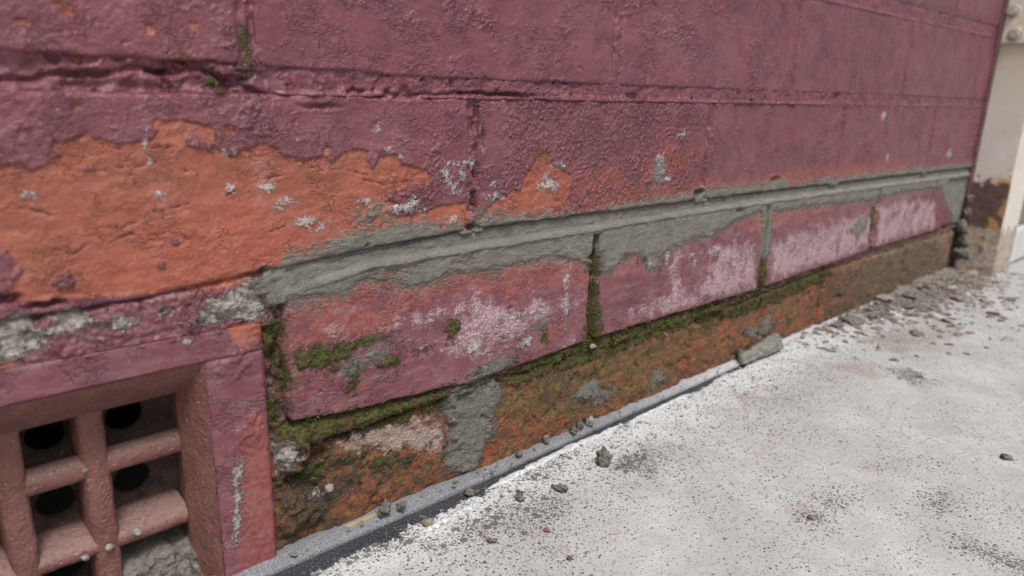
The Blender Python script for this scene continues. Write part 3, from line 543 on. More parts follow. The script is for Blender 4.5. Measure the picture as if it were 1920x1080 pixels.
def dV(x, z, v):
    left = 1-sstep(x, 118, 140)
    return -1.2 + 1.0*left*0 + 2.4*fbm(x, z, 10, 431, 4, .65) + 1.3*np.abs(fbm(x, z, 4, 432, 2)) - 2.5*np.exp(-((z-Ft(x))/1.5)**2)
patch('bed_joint', -595, 142, lambda x: np.interp(x, [-600, 30, 135, 145], [137, 136, 133, 133]), Ft, .8, 'joint', over=3.5, depth=dV)
def dM(x, z, v):
    t = (z-Mb(x))/(Mt(x)-Mb(x))
    big = np.exp(-((x-158)/25)**2)
    h = -4.6 + 2.4*fbm(x, z, 13, 441, 4, .6) + 1.2*fbm(x, z, 5, 442, 3) - 4.5*sstep(t, .78, 1.02) + 1.5*np.sin(np.clip(t, 0, 1)*math.pi)
    h = h - 3.5*np.exp(-((x-530)/22)**2)*sstep(t, .3, .6)
    return h - 5*(1-sstep(t, -.02, .2))*(1-sstep(x, 235, 262)) + 2.2*np.exp(-((t-.45)/.25)**2)*(1-sstep(x, 235, 262))
patch('mossy_bed_joint', 137, 600, Mb, Mt, .75, 'joint', over=5, depth=dM)
patch('mossy_bed_joint', 600, END, Mb, Mt, 1.3, 'joint', over=5, depth=dM)
def dS(x, z, v):
    return -4.5 + 3.2*fbm(x, z, 11, 451, 4, .6) + 1.5*fbm(x, z, 4.5, 452, 2) + 5.5*sstep(sd_blob(x, z, (148.5, 57, 10, 13)), 0, 4) + 4*sstep(sd_blob(x, z, (146, 22, 10, 14)), 0, 4)
patch('mortar_filling', 134.8, 147.5, const(-14), const(146), .75, 'joint', over=0, depth=dS)
patch('mortar_filling', 147.6, 166, const(-14), const(70), .75, 'joint', over=0, depth=dS)
def perp(xc, w, zb, zt, res, dep, amp, seed, nm='perpend_joint'):
    patch(nm, xc-w/2-4, xc+w/2+4, zb, zt, res, 'joint', seed, over=2,
          depth=lambda x, z, v: dep + amp*fbm(x, z, 6, 460+seed, 4, .6) - 1.2*np.exp(-((x-xc-w*.35)/.8)**2)*(amp > 1))
for i, xc in enumerate([137, 383, 619, 871, 1112]): perp(xc, 8, Jt, J0b, .9 if xc < 600 else 1.3, -1.5 if xc < 500 else -.7, 1.3, i)
for i, xc in enumerate([13, 262.5, 497, 733, 987]): perp(xc, 8, Ft, Jb, .8 if xc < 500 else 1.5, [-1.5, -1.3, -1.1, -.8, -.8][i], [1.2, 2.4, 1.4, 1.2, 1.2][i], 10+i)
perp(371.8, 8, Mt, Fb, .75, -6.0, 1.6, 20, 'mossy_perpend_joint')
perp(604.5, 8, Mt, Fb, 1.0, -2.6, .9, 21); perp(854, 8, Mt, Fb, 1.5, -3.5, 1., 22); perp(1085, 8, Mt, Fb, 1.8, -1.5, 1, 23)
for i, xc in enumerate([256, 501, 741, 976]): perp(xc, 10, const(-14), Mb, .8 if xc < 300 else 1.3, [-1.6, -4.5, -4.5, -4][i], 1.6, 30+i)
for i, (xc, zb) in enumerate([(x, 333) for x in (-236, 4, 262, 497, 745, 985)] + [(x, 419) for x in (-120, 137, 383, 619, 871, 1112)]):
    perp(xc, 8, const(zb), const(zb+76), 4, -1, .6, 40+i)
patch('bed_joint', -595, END, const(409), const(419), 6, 'joint', over=4, depth=lambda x, z, v: -1.2)
patch('bed_joint', -595, END, const(495), const(505), 6, 'joint', over=4, depth=lambda x, z, v: -1.2)
def box(name, lo, hi, mat, parent=None, bev=0.0, seg=2):
    bm = bmesh.new(); bmesh.ops.create_cube(bm, size=1)
    for v in bm.verts:
        v.co = Vector([(lo[i]+hi[i])/2 + v.co[i]*(hi[i]-lo[i]) for i in range(3)])
    if bev: bmesh.ops.bevel(bm, geom=bm.edges[:], offset=bev, segments=seg, affect='EDGES', profile=.5)
    me = bpy.data.meshes.new(name); bm.to_mesh(me); bm.free(); me.materials.append(mat)
    o = bpy.data.objects.new(name, me); return link(o, parent)
box('wall_core', (-.595, .0265, -.02), (-.106, .11, .581), DRYMORTAR, wall)
box('wall_core', (.139, .0265, -.02), (1.171, .11, .581), DRYMORTAR, wall)
box('wall_core', (-.1055, .0265, .139), (.1385, .11, .581), DRYMORTAR, wall)
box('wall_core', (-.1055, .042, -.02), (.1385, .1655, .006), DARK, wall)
box('wall_core', (-.1055, .166, -.02), (.1385, .19, .1385), DARK, wall)  # added backing sheet, its black standing in for shade seen through the holes

# moss tufts on the foot of the wall: uncountable
def moss_tufts():
    r = np.random.RandomState(3); V = []; F = []
    def scatter(n, x0, x1, z0, z1, depthf):
        x = r.uniform(x0, x1, n); z = r.uniform(z0, z1, n); m = wall_masks(x, z)
        keep = (m['mS'] > .8) & (fbm(x, z, 9, 888, 3) > .0) & ((x > 160) | (r.rand(n) < .45)); x = x[keep]; z = z[keep]; mm = {q: a[keep] for q, a in m.items()}
        h = surf_height(x, z, mm) + depthf(x, z)
        for xi, zi, hi in zip(x, z, h):
            s = r.uniform(.5, 1.25) * (1.25 if xi > 350 else 1)
            for _ in range(3):
                a = r.uniform(0, 6.283); t = r.uniform(.5, 1.5); w = s*.33
                dx = math.cos(a)*s*.8; dz = math.sin(a)*s*.8+.25*s; b = len(V)
                V.extend([(xi-w*math.sin(a), -hi+.3, zi+w*math.cos(a)), (xi+w*math.sin(a), -hi+.3, zi-w*math.cos(a)), (xi+dx, -hi-t*s*.85, zi+dz)])
                F.append((b, b+1, b+2))
    def jd(x, z):
        inside = (z < Mt(x)) & (z > Mb(x)-1)
        return np.where(inside, dM(x, z, 0), np.where(z <= Mb(x), -1, .3))
    scatter(16000, 137, 620, 50, 84, jd)
    scatter(1500, 600, 860, 54, 76, jd)
    scatter(1400, 368, 376, 70, 148, lambda x, z: -5.6 + 0*x)
    scatter(2600, 150, 215, 84, 118, lambda x, z: .3 + 0*x)
    scatter(1500, 136, 150, 60, 145, lambda x, z: dS(x, z, 0))
    k = Kit('moss_leaf'); n = k.noise(260, 3)
    col = k.mix(k.ss(n, .35, .65), (.035, .038, .007), (.11, .115, .015)); col = k.mix(k.ss(k.noise(90, 3), .46, .62), col, (.095, .065, .024))
    o = mesh_obj('moss', np.array(V)/1000, np.array(F), k.finish(col, .9), wall, smooth=False); o['kind'] = 'stuff'
moss_tufts()

# ------------------------------------------------------------------ air brick
vent = tag(empty('air_brick', (0.02, 0, 0)), 'terracotta vent block with a barred grille, painted maroon, set low in the wall', 'air vent')
def vent_material():
    k = Kit('vent_paint'); n1 = k.noise(900, 3); n2 = k.noise(320, 4, .6); n3 = k.noise(60, 3)
    g = k.nt.nodes.new('ShaderNodeNewGeometry'); sep = k.nt.nodes.new('ShaderNodeSeparateXYZ'); k.nt.links.new(g.outputs['Normal'], sep.inputs[0])
    col = k.mix(k.ss(n3, .3, .7), (.150, .062, .052), (.205, .088, .075))
    col = k.mix(k.ss(n2, .5, .75, 0, .5), col, (.17, .068, .064))
    settled = k.mul(k.ss(sep.outputs[2], .1, .8), k.ss(n2, .3, .6, .3, .75)); col = k.mix(settled, col, (.25, .165, .145))
    col = k.mix(k.ss(k.noise(700, 2), .66, .70), col, (.05, .035, .03)); col = k.mix(k.ss(k.noise(820, 2), .69, .72), col, (.45, .40, .37))
    h = k.add(k.mul(n2, .0018), k.mul(n1, .0008)); return k.finish(col, k.ss(n2, .3, .7, .5, .7), h, .9)
VENT = vent_material()
# face frame: relief sheet of outer rectangle minus opening, with a splayed reveal
VX0, VX1, VZ0, VZ1 = -96, 134.4, -20, 135
IX0, IX1, IZ0, IZ1 = -68, 108, 1, 118.5
BX0, BX1, BZ0, BZ1, BD = -61, 99.6, 11, 98.5, 21
def frame_piece(name, corners, nu, nv, depthful=False):
    """bilinear patch between four (x, depth, z) corners with wall relief"""
    c = np.array(corners, float); u = np.linspace(0, 1, nu); v = np.linspace(0, 1, nv); U, Vv = np.meshgrid(u, v)
    P = ((1-U)*(1-Vv))[..., None]*c[0] + (U*(1-Vv))[..., None]*c[1] + (U*Vv)[..., None]*c[2] + ((1-U)*Vv)[..., None]*c[3]
    P = P.reshape(-1, 3); m = wall_masks(P[:, 0], P[:, 2]); m['mT'] = m['mT']*.15; m['mS'] = m['mS']*0-9; m['mB'] = m['mB']*0-9
    m['mE'] = np.full(len(P), 9.); m['mK'] = np.full(len(P), 9.); m['mY'] = m['mY']*0-9; m['mD'] = m['mD']*0-9
    h = .35*fbm(P[:, 0], P[:, 2], 12, 500, 3) + .6*sstep(m['mG'], -.3, .8)*(.6+fbm(P[:, 0], P[:, 2], 5, 501, 3))
    lump = np.maximum(np.maximum(sstep(sd_blob(P[:, 0], P[:, 2], (120, 113, 11, 9)) + 3*fbm(P[:, 0], P[:, 2], 9, 503, 3), 0, 3), sstep(sd_blob(P[:, 0], P[:, 2], (126, 80, 8, 9)) + 3*fbm(P[:, 0], P[:, 2], 9, 504, 3), 0, 3)), 0)
    h = h + lump*(.7+1.5*fbm(P[:, 0], P[:, 2], 3.6, 502, 3))
    e = (np.minimum(np.minimum(U*0+9, 9), np.minimum(U, 1-U)*abs(c[1]-c[0]).sum())).ravel(); e = np.minimum(e, (np.minimum(Vv, 1-Vv)*abs(c[3]-c[0]).sum()).ravel())
    if not depthful: h = h - .8*(1-sstep(e, 0, 1.6))
    return P, h, m, grid_faces(nu, nv)
def merge(name, pieces, mat, parent):
    Vs = []; Fs = []; at = {}; n = 0
    for P, h, m, F in pieces:
        Q = P.copy(); Q[:, 1] -= h; Vs.append(Q); Fs.append(F+n); n += len(Q)
        for q, a in m.items(): at.setdefault(q, []).append(a)
    return mesh_obj(name, np.concatenate(Vs)/1000, np.concatenate(Fs), mat, parent, {q: np.concatenate(a) for q, a in at.items()}, off=(-.02, 0, 0))
A = lambda x, z, d=0: (x, d, z)
merge('frame', [
    frame_piece('t', [A(VX0, IZ1-.4), A(VX1, IZ1-.4), A(VX1, VZ1-2.6), A(VX0, VZ1+1)], 300, 26),
    frame_piece('r', [A(IX1+.2, VZ0), A(VX1, VZ0), A(VX1, IZ1-.4), A(IX1-1, IZ1-.4)], 40, 180),
    frame_piece('l', [A(VX0, VZ0), A(IX0, VZ0), A(IX0, IZ1-.4), A(VX0, IZ1-.4)], 12, 40),
    frame_piece('b', [A(IX0, VZ0), A(IX1, VZ0), A(IX1, IZ0), A(IX0, IZ0)], 120, 12),
    frame_piece('rs', [A(VX1, VZ0), A(VX1, VZ0, 40), A(VX1, VZ1, 40), A(VX1, VZ1-2.6)], 10, 120, True),
    frame_piece('ts', [A(VX0, VZ1+1), A(VX1, VZ1-2.6), A(VX1, VZ1, 40), A(VX0, VZ1, 40)], 200, 10, True)], WALL, vent)
rev = []
for cs, nu, nv in (([A(IX1-.6, IZ0-30, -.2), A(IX1-1, IZ1, 0), A(BX1, BZ1, BD), A(BX1, BZ0-40, BD)], 120, 20), ([A(IX1, IZ1, 0), A(IX0, IZ1, 0), A(BX0, BZ1, BD), A(BX1, BZ1, BD)], 200, 20),
                   ([A(IX0, IZ1, 0), A(IX0, IZ0, 0), A(BX0, BZ0, BD), A(BX0, BZ1, BD)], 30, 8), ([A(IX0, IZ0, 0), A(IX1, IZ0, 0), A(BX1, BZ0-10, BD), A(BX0, BZ0-10, BD)], 60, 8)):
    c = np.array(cs, float); u = np.linspace(0, 1, nu); v = np.linspace(0, 1, nv); U, Vv = np.meshgrid(u, v)
    bow = 2.0*np.sin(Vv*math.pi)
    P = ((1-U)*(1-Vv))[..., None]*c[0] + (U*(1-Vv))[..., None]*c[1] + (U*Vv)[..., None]*c[2] + ((1-U)*Vv)[..., None]*c[3]
    P[..., 1] -= bow
    P = P.reshape(-1, 3); P[:, 0] += .3*fbm(P[:, 1]*2, P[:, 2], 8, 510, 3)
    rev.append((P, np.zeros(len(P)), {}, grid_faces(nu, nv)))
for cs in ([A(BX1, BZ0-40, BD), A(BX1, BZ1, BD), A(BX1+4, BZ1, 46), A(BX1+4, BZ0-40, 46)], [A(BX1, BZ1, BD), A(BX0, BZ1, BD), A(BX0, BZ1+3, 46), A(BX1, BZ1+3, 46)]):
    c = np.array(cs, float); u = np.linspace(0, 1, 60); v = np.linspace(0, 1, 8); U, Vv = np.meshgrid(u, v)
    P = ((1-U)*(1-Vv))[..., None]*c[0] + (U*(1-Vv))[..., None]*c[1] + (U*Vv)[..., None]*c[2] + ((1-U)*Vv)[..., None]*c[3]
    P = P.reshape(-1, 3); rev.append((P, np.zeros(len(P)), {}, grid_faces(60, 8)))
merge('splayed_reveal', rev, VENT, vent)
# inner plate with round holes, and hole tubes
PX, PZ = 31.6, 32.0
xb = [63.5 - PX*i for i in range(0, 5)]            # vertical bars
zb_ = [72, 33, -6]           # cross bars
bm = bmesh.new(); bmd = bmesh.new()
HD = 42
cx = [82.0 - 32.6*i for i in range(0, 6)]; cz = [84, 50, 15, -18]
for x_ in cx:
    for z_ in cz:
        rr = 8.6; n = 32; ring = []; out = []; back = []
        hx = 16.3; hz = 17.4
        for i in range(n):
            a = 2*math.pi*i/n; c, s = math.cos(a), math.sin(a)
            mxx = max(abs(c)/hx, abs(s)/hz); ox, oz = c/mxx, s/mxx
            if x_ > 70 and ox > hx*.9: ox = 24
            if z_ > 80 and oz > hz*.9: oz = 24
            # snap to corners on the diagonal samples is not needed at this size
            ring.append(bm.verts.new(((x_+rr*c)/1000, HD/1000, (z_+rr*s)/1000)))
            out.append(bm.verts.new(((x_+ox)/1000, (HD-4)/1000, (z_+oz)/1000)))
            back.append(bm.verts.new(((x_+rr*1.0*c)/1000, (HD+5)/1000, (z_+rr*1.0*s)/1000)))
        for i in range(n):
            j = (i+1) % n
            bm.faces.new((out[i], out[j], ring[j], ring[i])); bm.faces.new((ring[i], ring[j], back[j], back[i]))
me = bpy.data.meshes.new('hole_plate'); bmesh.ops.recalc_face_normals(bm, faces=bm.faces); bm.to_mesh(me); bm.free(); me.materials.append(simple_mat('shaded_sooty_clay', (.040, .027, .022), (.085, .052, .042), 120, .9, .0012, (.16, .12, .10)))  # plate colour carries the recess shade as well as grime
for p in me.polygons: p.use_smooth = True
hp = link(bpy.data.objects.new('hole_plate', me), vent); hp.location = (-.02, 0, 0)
def bar(name, prof, path_a, path_b, n, seed, pinch=None):
    """extrude a closed (depth, across) profile in mm from a to b; across axis given by orientation"""
    vert = abs(path_a[0]-path_b[0]) < 1e-6
    pr = np.array(prof, float); k = len(pr); V = []
    for i in range(n):
        t = i/(n-1)
        for d, w in pr:
            if vert:
                z = path_a[1] + t*(path_b[1]-path_a[1]); f_ = 1 if pinch is None else pinch(z)
                V.append((path_a[0] + w*f_, d, z))
            else:
                x = path_a[0] + t*(path_b[0]-path_a[0]); V.append((x, d, path_a[1] + w))
    V = np.array(V); V[:, 1] += .35*fbm(V[:, 0], V[:, 2], 9, seed, 3); V[:, 0] += .3*fbm(V[:, 2], V[:, 1], 10, seed+1, 2)
    i = np.arange(n*k).reshape(n, k); F = np.stack([i[:-1].ravel(), np.roll(i[:-1], -1, 1).ravel(), np.roll(i[1:], -1, 1).ravel(), i[1:].ravel()], 1)
    if not vert: F = F[:, ::-1]
    return mesh_obj(name, V/1000, F, VENT, vent, off=(-.02, 0, 0))
def pin(z):
    d = min(abs((z - q)) for q in zb_); return .98 - .10*math.exp(-(d/4.)**2)
half = [(48, -6.4), (27, -5.8), (23.2, -5.5), (21.6, -4.8), (20.8, -3.5), (20.5, 0), (20.8, 3.5), (21.6, 4.8), (23.2, 5.5), (27, 5.8), (48, 6.4)]
for i, x_ in enumerate(xb): bar('upright_bar', half, (x_, -22), (x_, 108), 60, 600+i, pin)
lou = [(33, 2.0), (31, 4.2), (27.5, 5.2), (24, 4.2), (21.8, 1.8), (21.2, -1.6), (22.0, -4.6), (25, -6.2), (30, -5.8), (33, -2.5)]
lou2 = [(47, 6.5), (37, 5.2), (29, 3.9), (24.2, 2.6), (21.6, .4), (20.9, -2.2), (21.8, -4.6), (26, -5.8), (47, -5.8)]
for i, z_ in enumerate(zb_): bar('cross_bar', lou if i == 0 else lou2, (-61, z_), (100.5, z_), 90, 620+i)

# mortar droppings inside the vent
def chunk(name, size, seed, mat, loc, parent=None, flat=1.0, sub=3, rough=.35, rot=None):
    r = random.Random(seed); bm = bmesh.new(); bmesh.ops.create_icosphere(bm, subdivisions=sub, radius=1)
    co = np.array([v.co[:] for v in bm.verts])
    d = .75*rough*fbm(co[:, 0]+seed*3.1+co[:, 2]*.7, co[:, 1]-seed+co[:, 2]*.9, 1.1, seed, 3) + .55*rough*fbm(co[:, 0]*1.0+co[:, 1], co[:, 2]+seed, .35, seed+5, 2)
    # facets: clip against a few random planes
    for q in range(5):
        nrm = np.array([r.gauss(0, 1), r.gauss(0, 1), r.gauss(0, 1)]); nrm /= np.linalg.norm(nrm); lim = r.uniform(.55, .85)
        ov = np.maximum(co @ nrm - lim, 0); co = co - ov[:, None]*nrm*.9
    co = co*(1+d)[:, None]; co = co*np.array(size)/2
    for v, c in zip(bm.verts, co): v.co = c
    me = bpy.data.meshes.new(name); bm.to_mesh(me); bm.free(); me.materials.append(mat)
    for p in me.polygons: p.use_smooth = sub > 2
    o = bpy.data.objects.new(name, me); o.location = loc
    o.rotation_euler = rot if rot else (r.uniform(-.3, .3), r.uniform(-.3, .3), r.uniform(0, 6))
    return link(o, parent)
def sheet_debris():
    nx, nz = 140, 110; u = np.linspace(68, 107, nx); v = np.linspace(-22, 30, nz); U, Vv = np.meshgrid(u, v); x = U.ravel(); z = Vv.ravel()
    top = 15 + 5*fbm(x, z*0, 16, 701, 3) - .0016*(x-92)**2
    d = 20 - (top-z)*.42 + 3.2*fbm(x, z, 6, 702, 5, .65); d = np.where(z > top, 20 + (z-top)*8, d); d = np.clip(d, 3, 60)
    d = np.where(x > 97, np.maximum(d, d*0+ (20-(x-97)*2.2)), d)
    o = mesh_obj('mortar_dropping', np.stack([x, d, z], 1)/1000, grid_faces(nx, nz), simple_mat('dropped_mortar', (.13, .115, .098), (.25, .225, .195), 300, .95, .002))
    o.location = (0, 0, 0)
    return tag(o, 'heap of dried grey mortar lying in the lowest opening of the air vent', 'mortar heap')
sheet_debris()
for i, (loc, s, lab) in enumerate([((.0755, .0185, .0345), 5.5, 'small pale mortar crumb on the lower cross bar beside the upright bar of the vent'), ((.0535, .0195, .0305), 5, 'pale mortar crumb stuck to the front of the lower vent cross bar'), ((.0635, .0185, .0325), 5, 'grey mortar blob where the vent upright bar meets the lower cross bar'), ((.0585, .0205, .0725), 3, 'tiny pale crumb on the upper vent cross bar')]):
    tag(chunk('mortar_crumb', (s*.85/1000, s/1500, s/1400), 40+i, DRYMORTAR, loc), lab, 'mortar crumb', 'mortar crumbs on the vent')

# ------------------------------------------------------------------ edge strip along the wall foot
def strip_mat():
    k = Kit('galvanised_strip'); n1 = k.noise(1600, 2); n2 = k.noise(200, 4, .6); n3 = k.noise(50, 3)
    col = k.mix(k.ss(n1, .38, .62), (.085, .088, .098), (.27, .27, .28)); col = k.mix(k.ss(n2, .45, .62, 0, .5), col, (.15, .15, .16))
    sep = k.nt.nodes.new('ShaderNodeSeparateXYZ'); k.nt.links.new(k.pos, sep.inputs[0])
    wh = k.ss(k.add(sep.outputs[0], k.mul(k.m('SUBTRACT', n2, .5), .12)), .36, .60, 0, .85); col = k.mix(wh, col, k.mix(k.ss(n1, .4, .6), (.34, .34, .35), (.50, .50, .50)))
    return k.finish(col, .6, k.add(k.mul(n1, .0003), k.mul(n2, .0006)), .9)
prof = [(6, 4.2), (1.0, 4.5), (-3, 3.8), (-7, 3.0), (-9.3, 2.5), (-10.3, 1.9), (-10.6, 1.0), (-10.7, -3)]
xs = np.arange(-200, 1172, 3.0); P = []
for j, (y_, z_) in enumerate(prof):
    yy = y_ + (.9*fbm(xs, xs*0+j*.2, 30, 801, 3) if j > 3 else 0); wdt = np.interp(xs, [0, 250, 420, 700], [.70, .68, .45, .22])
    P.append(np.stack([xs, (yy*wdt if y_ < 0 else yy) + 0*xs, z_ + .35*fbm(xs, xs*0+j, 20, 802, 3)], 1))
P = np.array(P).reshape(-1, 3)
strip = mesh_obj('edge_strip', P/1000, grid_faces(len(xs), len(prof), True), strip_mat())
tag(strip, 'narrow grey speckled metal edge strip along the foot of the brick wall', 'edge strip')

# curled white paint lip where the membrane paint breaks along the strip
def paint_lip(name, pts, w0, w1, label, seed):
    pts = np.array(pts, float); s = np.linspace(0, 1, 160); t = np.linspace(0, 1, len(pts))
    cx_ = np.interp(s, t, pts[:, 0]); cy_ = np.interp(s, t, pts[:, 1]); V = []
    taper = np.clip(np.minimum(s, 1-s)*9, .12, 1)
    wid = (w0+(w1-w0)*s)*taper*np.clip(1+1.3*fbm(s*200, s*0+.5, 17, seed, 4, .65), .12, 2.2)
    cols = [(-.5, -.2), (-.52, 1.1), (-.3, 1.9), (.05, 1.8), (.35, 1.0), (.5, -.3)]
    for a, hh in cols:
        V.append(np.stack([cx_, cy_ + a*wid + 1.4*fbm(s*200, s*0+a*1.5+.3, 11, seed+1, 4, .6), .2 + hh*(.55+.45*taper)*(1+.35*fbm(s*160, s*0+a*2, 6, seed+2, 2))], 1))
    V = np.array(V).reshape(-1, 3)
    k = Kit('white_paint_lip'); n1 = k.noise(800, 3); col = k.mix(k.ss(n1, .36, .6), (.30, .30, .31), (.60, .60, .60)); mat = k.finish(col, .6, k.mul(n1, .0008), .9)
    return tag(mesh_obj(name, V/1000, grid_faces(160, len(cols)), mat), label, 'paint flake', 'lifted paint edges')
paint_lip('paint_lip', [(262, -16.5), (290, -14.5), (322, -12.5), (350, -11.5), (375, -13), (400, -11.5)], 6, 5, 'long raised white paint edge beside the grey edge strip', 820)
paint_lip('paint_lip', [(205, -27), (225, -25.5), (250, -23.5)], 4, 5, 'short lifted white paint flake near the corner of the vent', 830)
paint_lip('paint_lip', [(408, -13), (450, -12), (490, -11.5)], 3, 3, 'thin far end of the raised white paint edge below the mossy brick', 840)

# ------------------------------------------------------------------ lumps and crumbs
LUMPS = [  # x, y, z0, size (mm), material, label
 (345, -41, 0, (11, 10, 13), MORTAR, 'rounded grey mortar lump on the white ground in front of the paint edge'),
 (197, -3, 4.5, (9, 6, 10), MORTAR, 'crumbly grey mortar lump standing on the edge strip by the wood sliver'),
 (208, -5, 4.5, (6, 5, 5), MORTAR, 'small grey mortar crumb on the edge strip right of the crumbly lump'),
 (252, -14, 1, (6, 5, 4), MORTAR, 'dark grey crumb beside the start of the raised paint edge'),
 (214, -22, 0, (9, 6, 4), RUBBLE, 'brownish crumb on the black band near the vent'),
 (303, -3, 4.5, (5.5, 4, 5), RUBBLE, 'small brown crumb at the wall foot under the orange brick'),
 (330, -2, 4.5, (4.5, 4, 8), RUBBLE, 'upright greenish crumb against the foot of the mossy brick'),
 (357, -3, 4.5, (8, 5.5, 5), MORTAR, 'oval grey pebble on the edge strip below the pale lump'),
 (366, -2, 5, (6, 5, 6), MORTAR, 'grey crumb wedged between the oval pebble and the wall'),
 (375, -2, 5, (6.5, 5, 8), DRYMORTAR, 'whitish mortar lump leaning on the foot of the mossy brick'),
 (300, -46, 0, (10, 7, 4.5), MORTAR, 'flat dark grey lump in the dark patch on the ground'),
 (273, -36, 0, (10, 5, 3.5), MORTAR, 'narrow grey crumb below the raised paint edge'),
 (393, -163, -.3, (7, 5, 1.6), RUBBLE, 'flat dark flake alone in the middle of the white ground'),
 (571, -219, 0, (7, 6, 5), RUBBLE, 'small brown pebble on the ground at the photo\'s right edge'),
 (262, -70, 0, (4, 3, 2), REDCHIP, 'small red brick chip on the white ground near the bottom edge'),
 (253, -96, 0, (3.4, 3, 2), REDCHIP, 'tiny red brick chip nearest the bottom of the photo'),
 (232, -58, 0, (6, 5, 2.6), RUBBLE, 'flat brown crumb among the dark specks near the vent'),
]
for i, (x, y, z0, s, mt, lab) in enumerate(LUMPS):
    nm = 'brick_chip' if mt is REDCHIP else ('mortar_lump' if max(s) > 7 else 'mortar_crumb')
    tag(chunk(nm, [q/1000 for q in s], 200+i, mt, (x/1000, y/1000, (z0+s[2]*.34)/1000), rough=.95), lab, nm.replace('_', ' '), 'loose lumps along the wall foot')
for i, (x, z, s, mt, lab) in enumerate([(374, 66, 5, DRYMORTAR, 'round pale mortar bead stuck at the foot of the mossy upright joint'), (165, 33, 5, DRYMORTAR, 'small pale chip stuck on the dark dirt beside the vent'), (462, 55.5, 4, MORTAR, 'dark crumb sitting on the top edge of the mossy brick')]):
    tag(chunk('mortar_bead', (s/1000, s/1000, s*.9/1000), 260+i, mt, (x/1000, -.0015, z/1000), rough=.4), lab, 'mortar bead', 'beads stuck to the wall')
# trowel-cut slab of mortar leaning on the wall foot
def slab():
    nx, nz = 40, 16; u = np.linspace(0, 1, nx); v = np.linspace(0, 1, nz); U, Vv = np.meshgrid(u, v)
    x = 580 + U*70; th = 6
    bot = 3.5 + 0*U; top = 12 + np.interp(U, [0, .08, .2, .3, .5, .75, .9, 1], [6, 3, 2.5, 3.5, 6, 9, 9, 6]) - 3 + 3.2*fbm(x, x*0, 9, 851, 4, .65)
    z = bot + (top-bot)*Vv; y0 = -9 - U*2 + 4*Vv + .7*fbm(x, z, 9, 850, 3)
    bulge = .9*np.sin(U*math.pi*1)*np.sin(Vv*math.pi) + 1.2*fbm(x, z*2, 8, 852, 3)
    Fr = np.stack([x, y0-bulge, z], -1).reshape(-1, 3); Bk = np.stack([x, y0+th, z], -1).reshape(-1, 3); n = nx*nz
    F = [tuple(f) for f in grid_faces(nx, nz)] + [tuple(n+q for q in f) for f in grid_faces(nx, nz, True)]
    i = np.arange(n).reshape(nz, nx); loop = np.concatenate([i[0, :-1], i[:-1, -1], i[-1, :0:-1], i[:0:-1, 0]]).tolist()
    for a, b in zip(loop, loop[1:]+loop[:1]): F.append((b, a, n+a, n+b))
    o = mesh_obj('mortar_slab', np.concatenate([Fr, Bk])/1000, F, simple_mat('damp_mortar', (.15, .142, .124), (.215, .205, .18), 160, .9, .0014))
    tag(o, 'long fresh grey mortar slab leaning on the wall foot above the white strip', 'mortar slab')
slab()
# sliver of wood
o = box('wood_sliver', (.174, -.0016, .0036), (.194, .0012, .0050), WOOD, None, .0004); tag(o, 'thin yellow wood sliver wedged between the edge strip and the brick', 'wood sliver')

# rubble below the post: the larger flakes singly, the crumbs as stuff
rr = random.Random(11)
protos = []
for i in range(6):
    p = chunk('mortar_flake', (.013, .010, .0034), 300+i, [MORTAR, RUBBLE, DRYMORTAR][i % 3], (0, 0, 0), flat=.3, sub=2, rough=.5)
    protos.append(p)
big = [(816, -73, 18, 5), (891, -81, 16, 5), (976, -104, 24, 4), (910, -32, 26, 8), (860, -22, 22, 8), (813, -11, 18, 10), (795, -16, 22, 10), (830, -24, 16, 9), (873, -145, 16, 4), (770, -10, 16, 8), (1000, -60, 26, 8), (1040, -40, 24, 9), (950, -20, 24, 9), (1100, -50, 28, 9), (1130, -75, 26, 7), (980, -40, 18, 8), (930, -55, 18, 6), (1020, -85, 18, 5), (880, -48, 15, 6), (845, -40, 14, 5), (1160, -30, 22, 10), (1090, -18, 22, 11), (1060, -100, 18, 5), (750, -8, 12, 6), (1150, -110, 20, 6), (1010, -10, 22, 12), (905, -8, 20, 10)]
for i, (x, y, s, hgt) in enumerate(big):
    o = protos[i] if i < len(protos) else protos[i % len(protos)].copy()
    if i >= len(protos): link(o)
    zz = float(ground_z(np.array([x*1.]), np.array([y*1.]))[0])
    sc_ = s/13.; o.scale = (sc_*rr.uniform(.8, 1.2), sc_*rr.uniform(.7, 1.1), hgt/5.2*rr.uniform(.8, 1.2)); o.location = (x/1000, y/1000, (zz+hgt*.25)/1000)
    o.rotation_euler = (rr.uniform(-.25, .25), rr.uniform(-.25, .25), rr.uniform(0, 6.28))
    own = {0: 'oval grey mortar flake lying on white ground before the rubble', 1: 'grey mortar flake out in front of the rubble heap', 2: 'wide thin flake on the white ground in front of the steel post', 8: 'isolated dark flake at the far edge of the ground, away from the rubble', 5: 'thick flake heaped against the wall foot where the rubble begins', 6: 'long flake at the near end of the rubble, beside the mortar slab'}
    tag(o, own.get(i) or 'flat mortar flake in the rubble scattered towards the steel post', 'mortar flake', 'mortar flakes in the rubble')
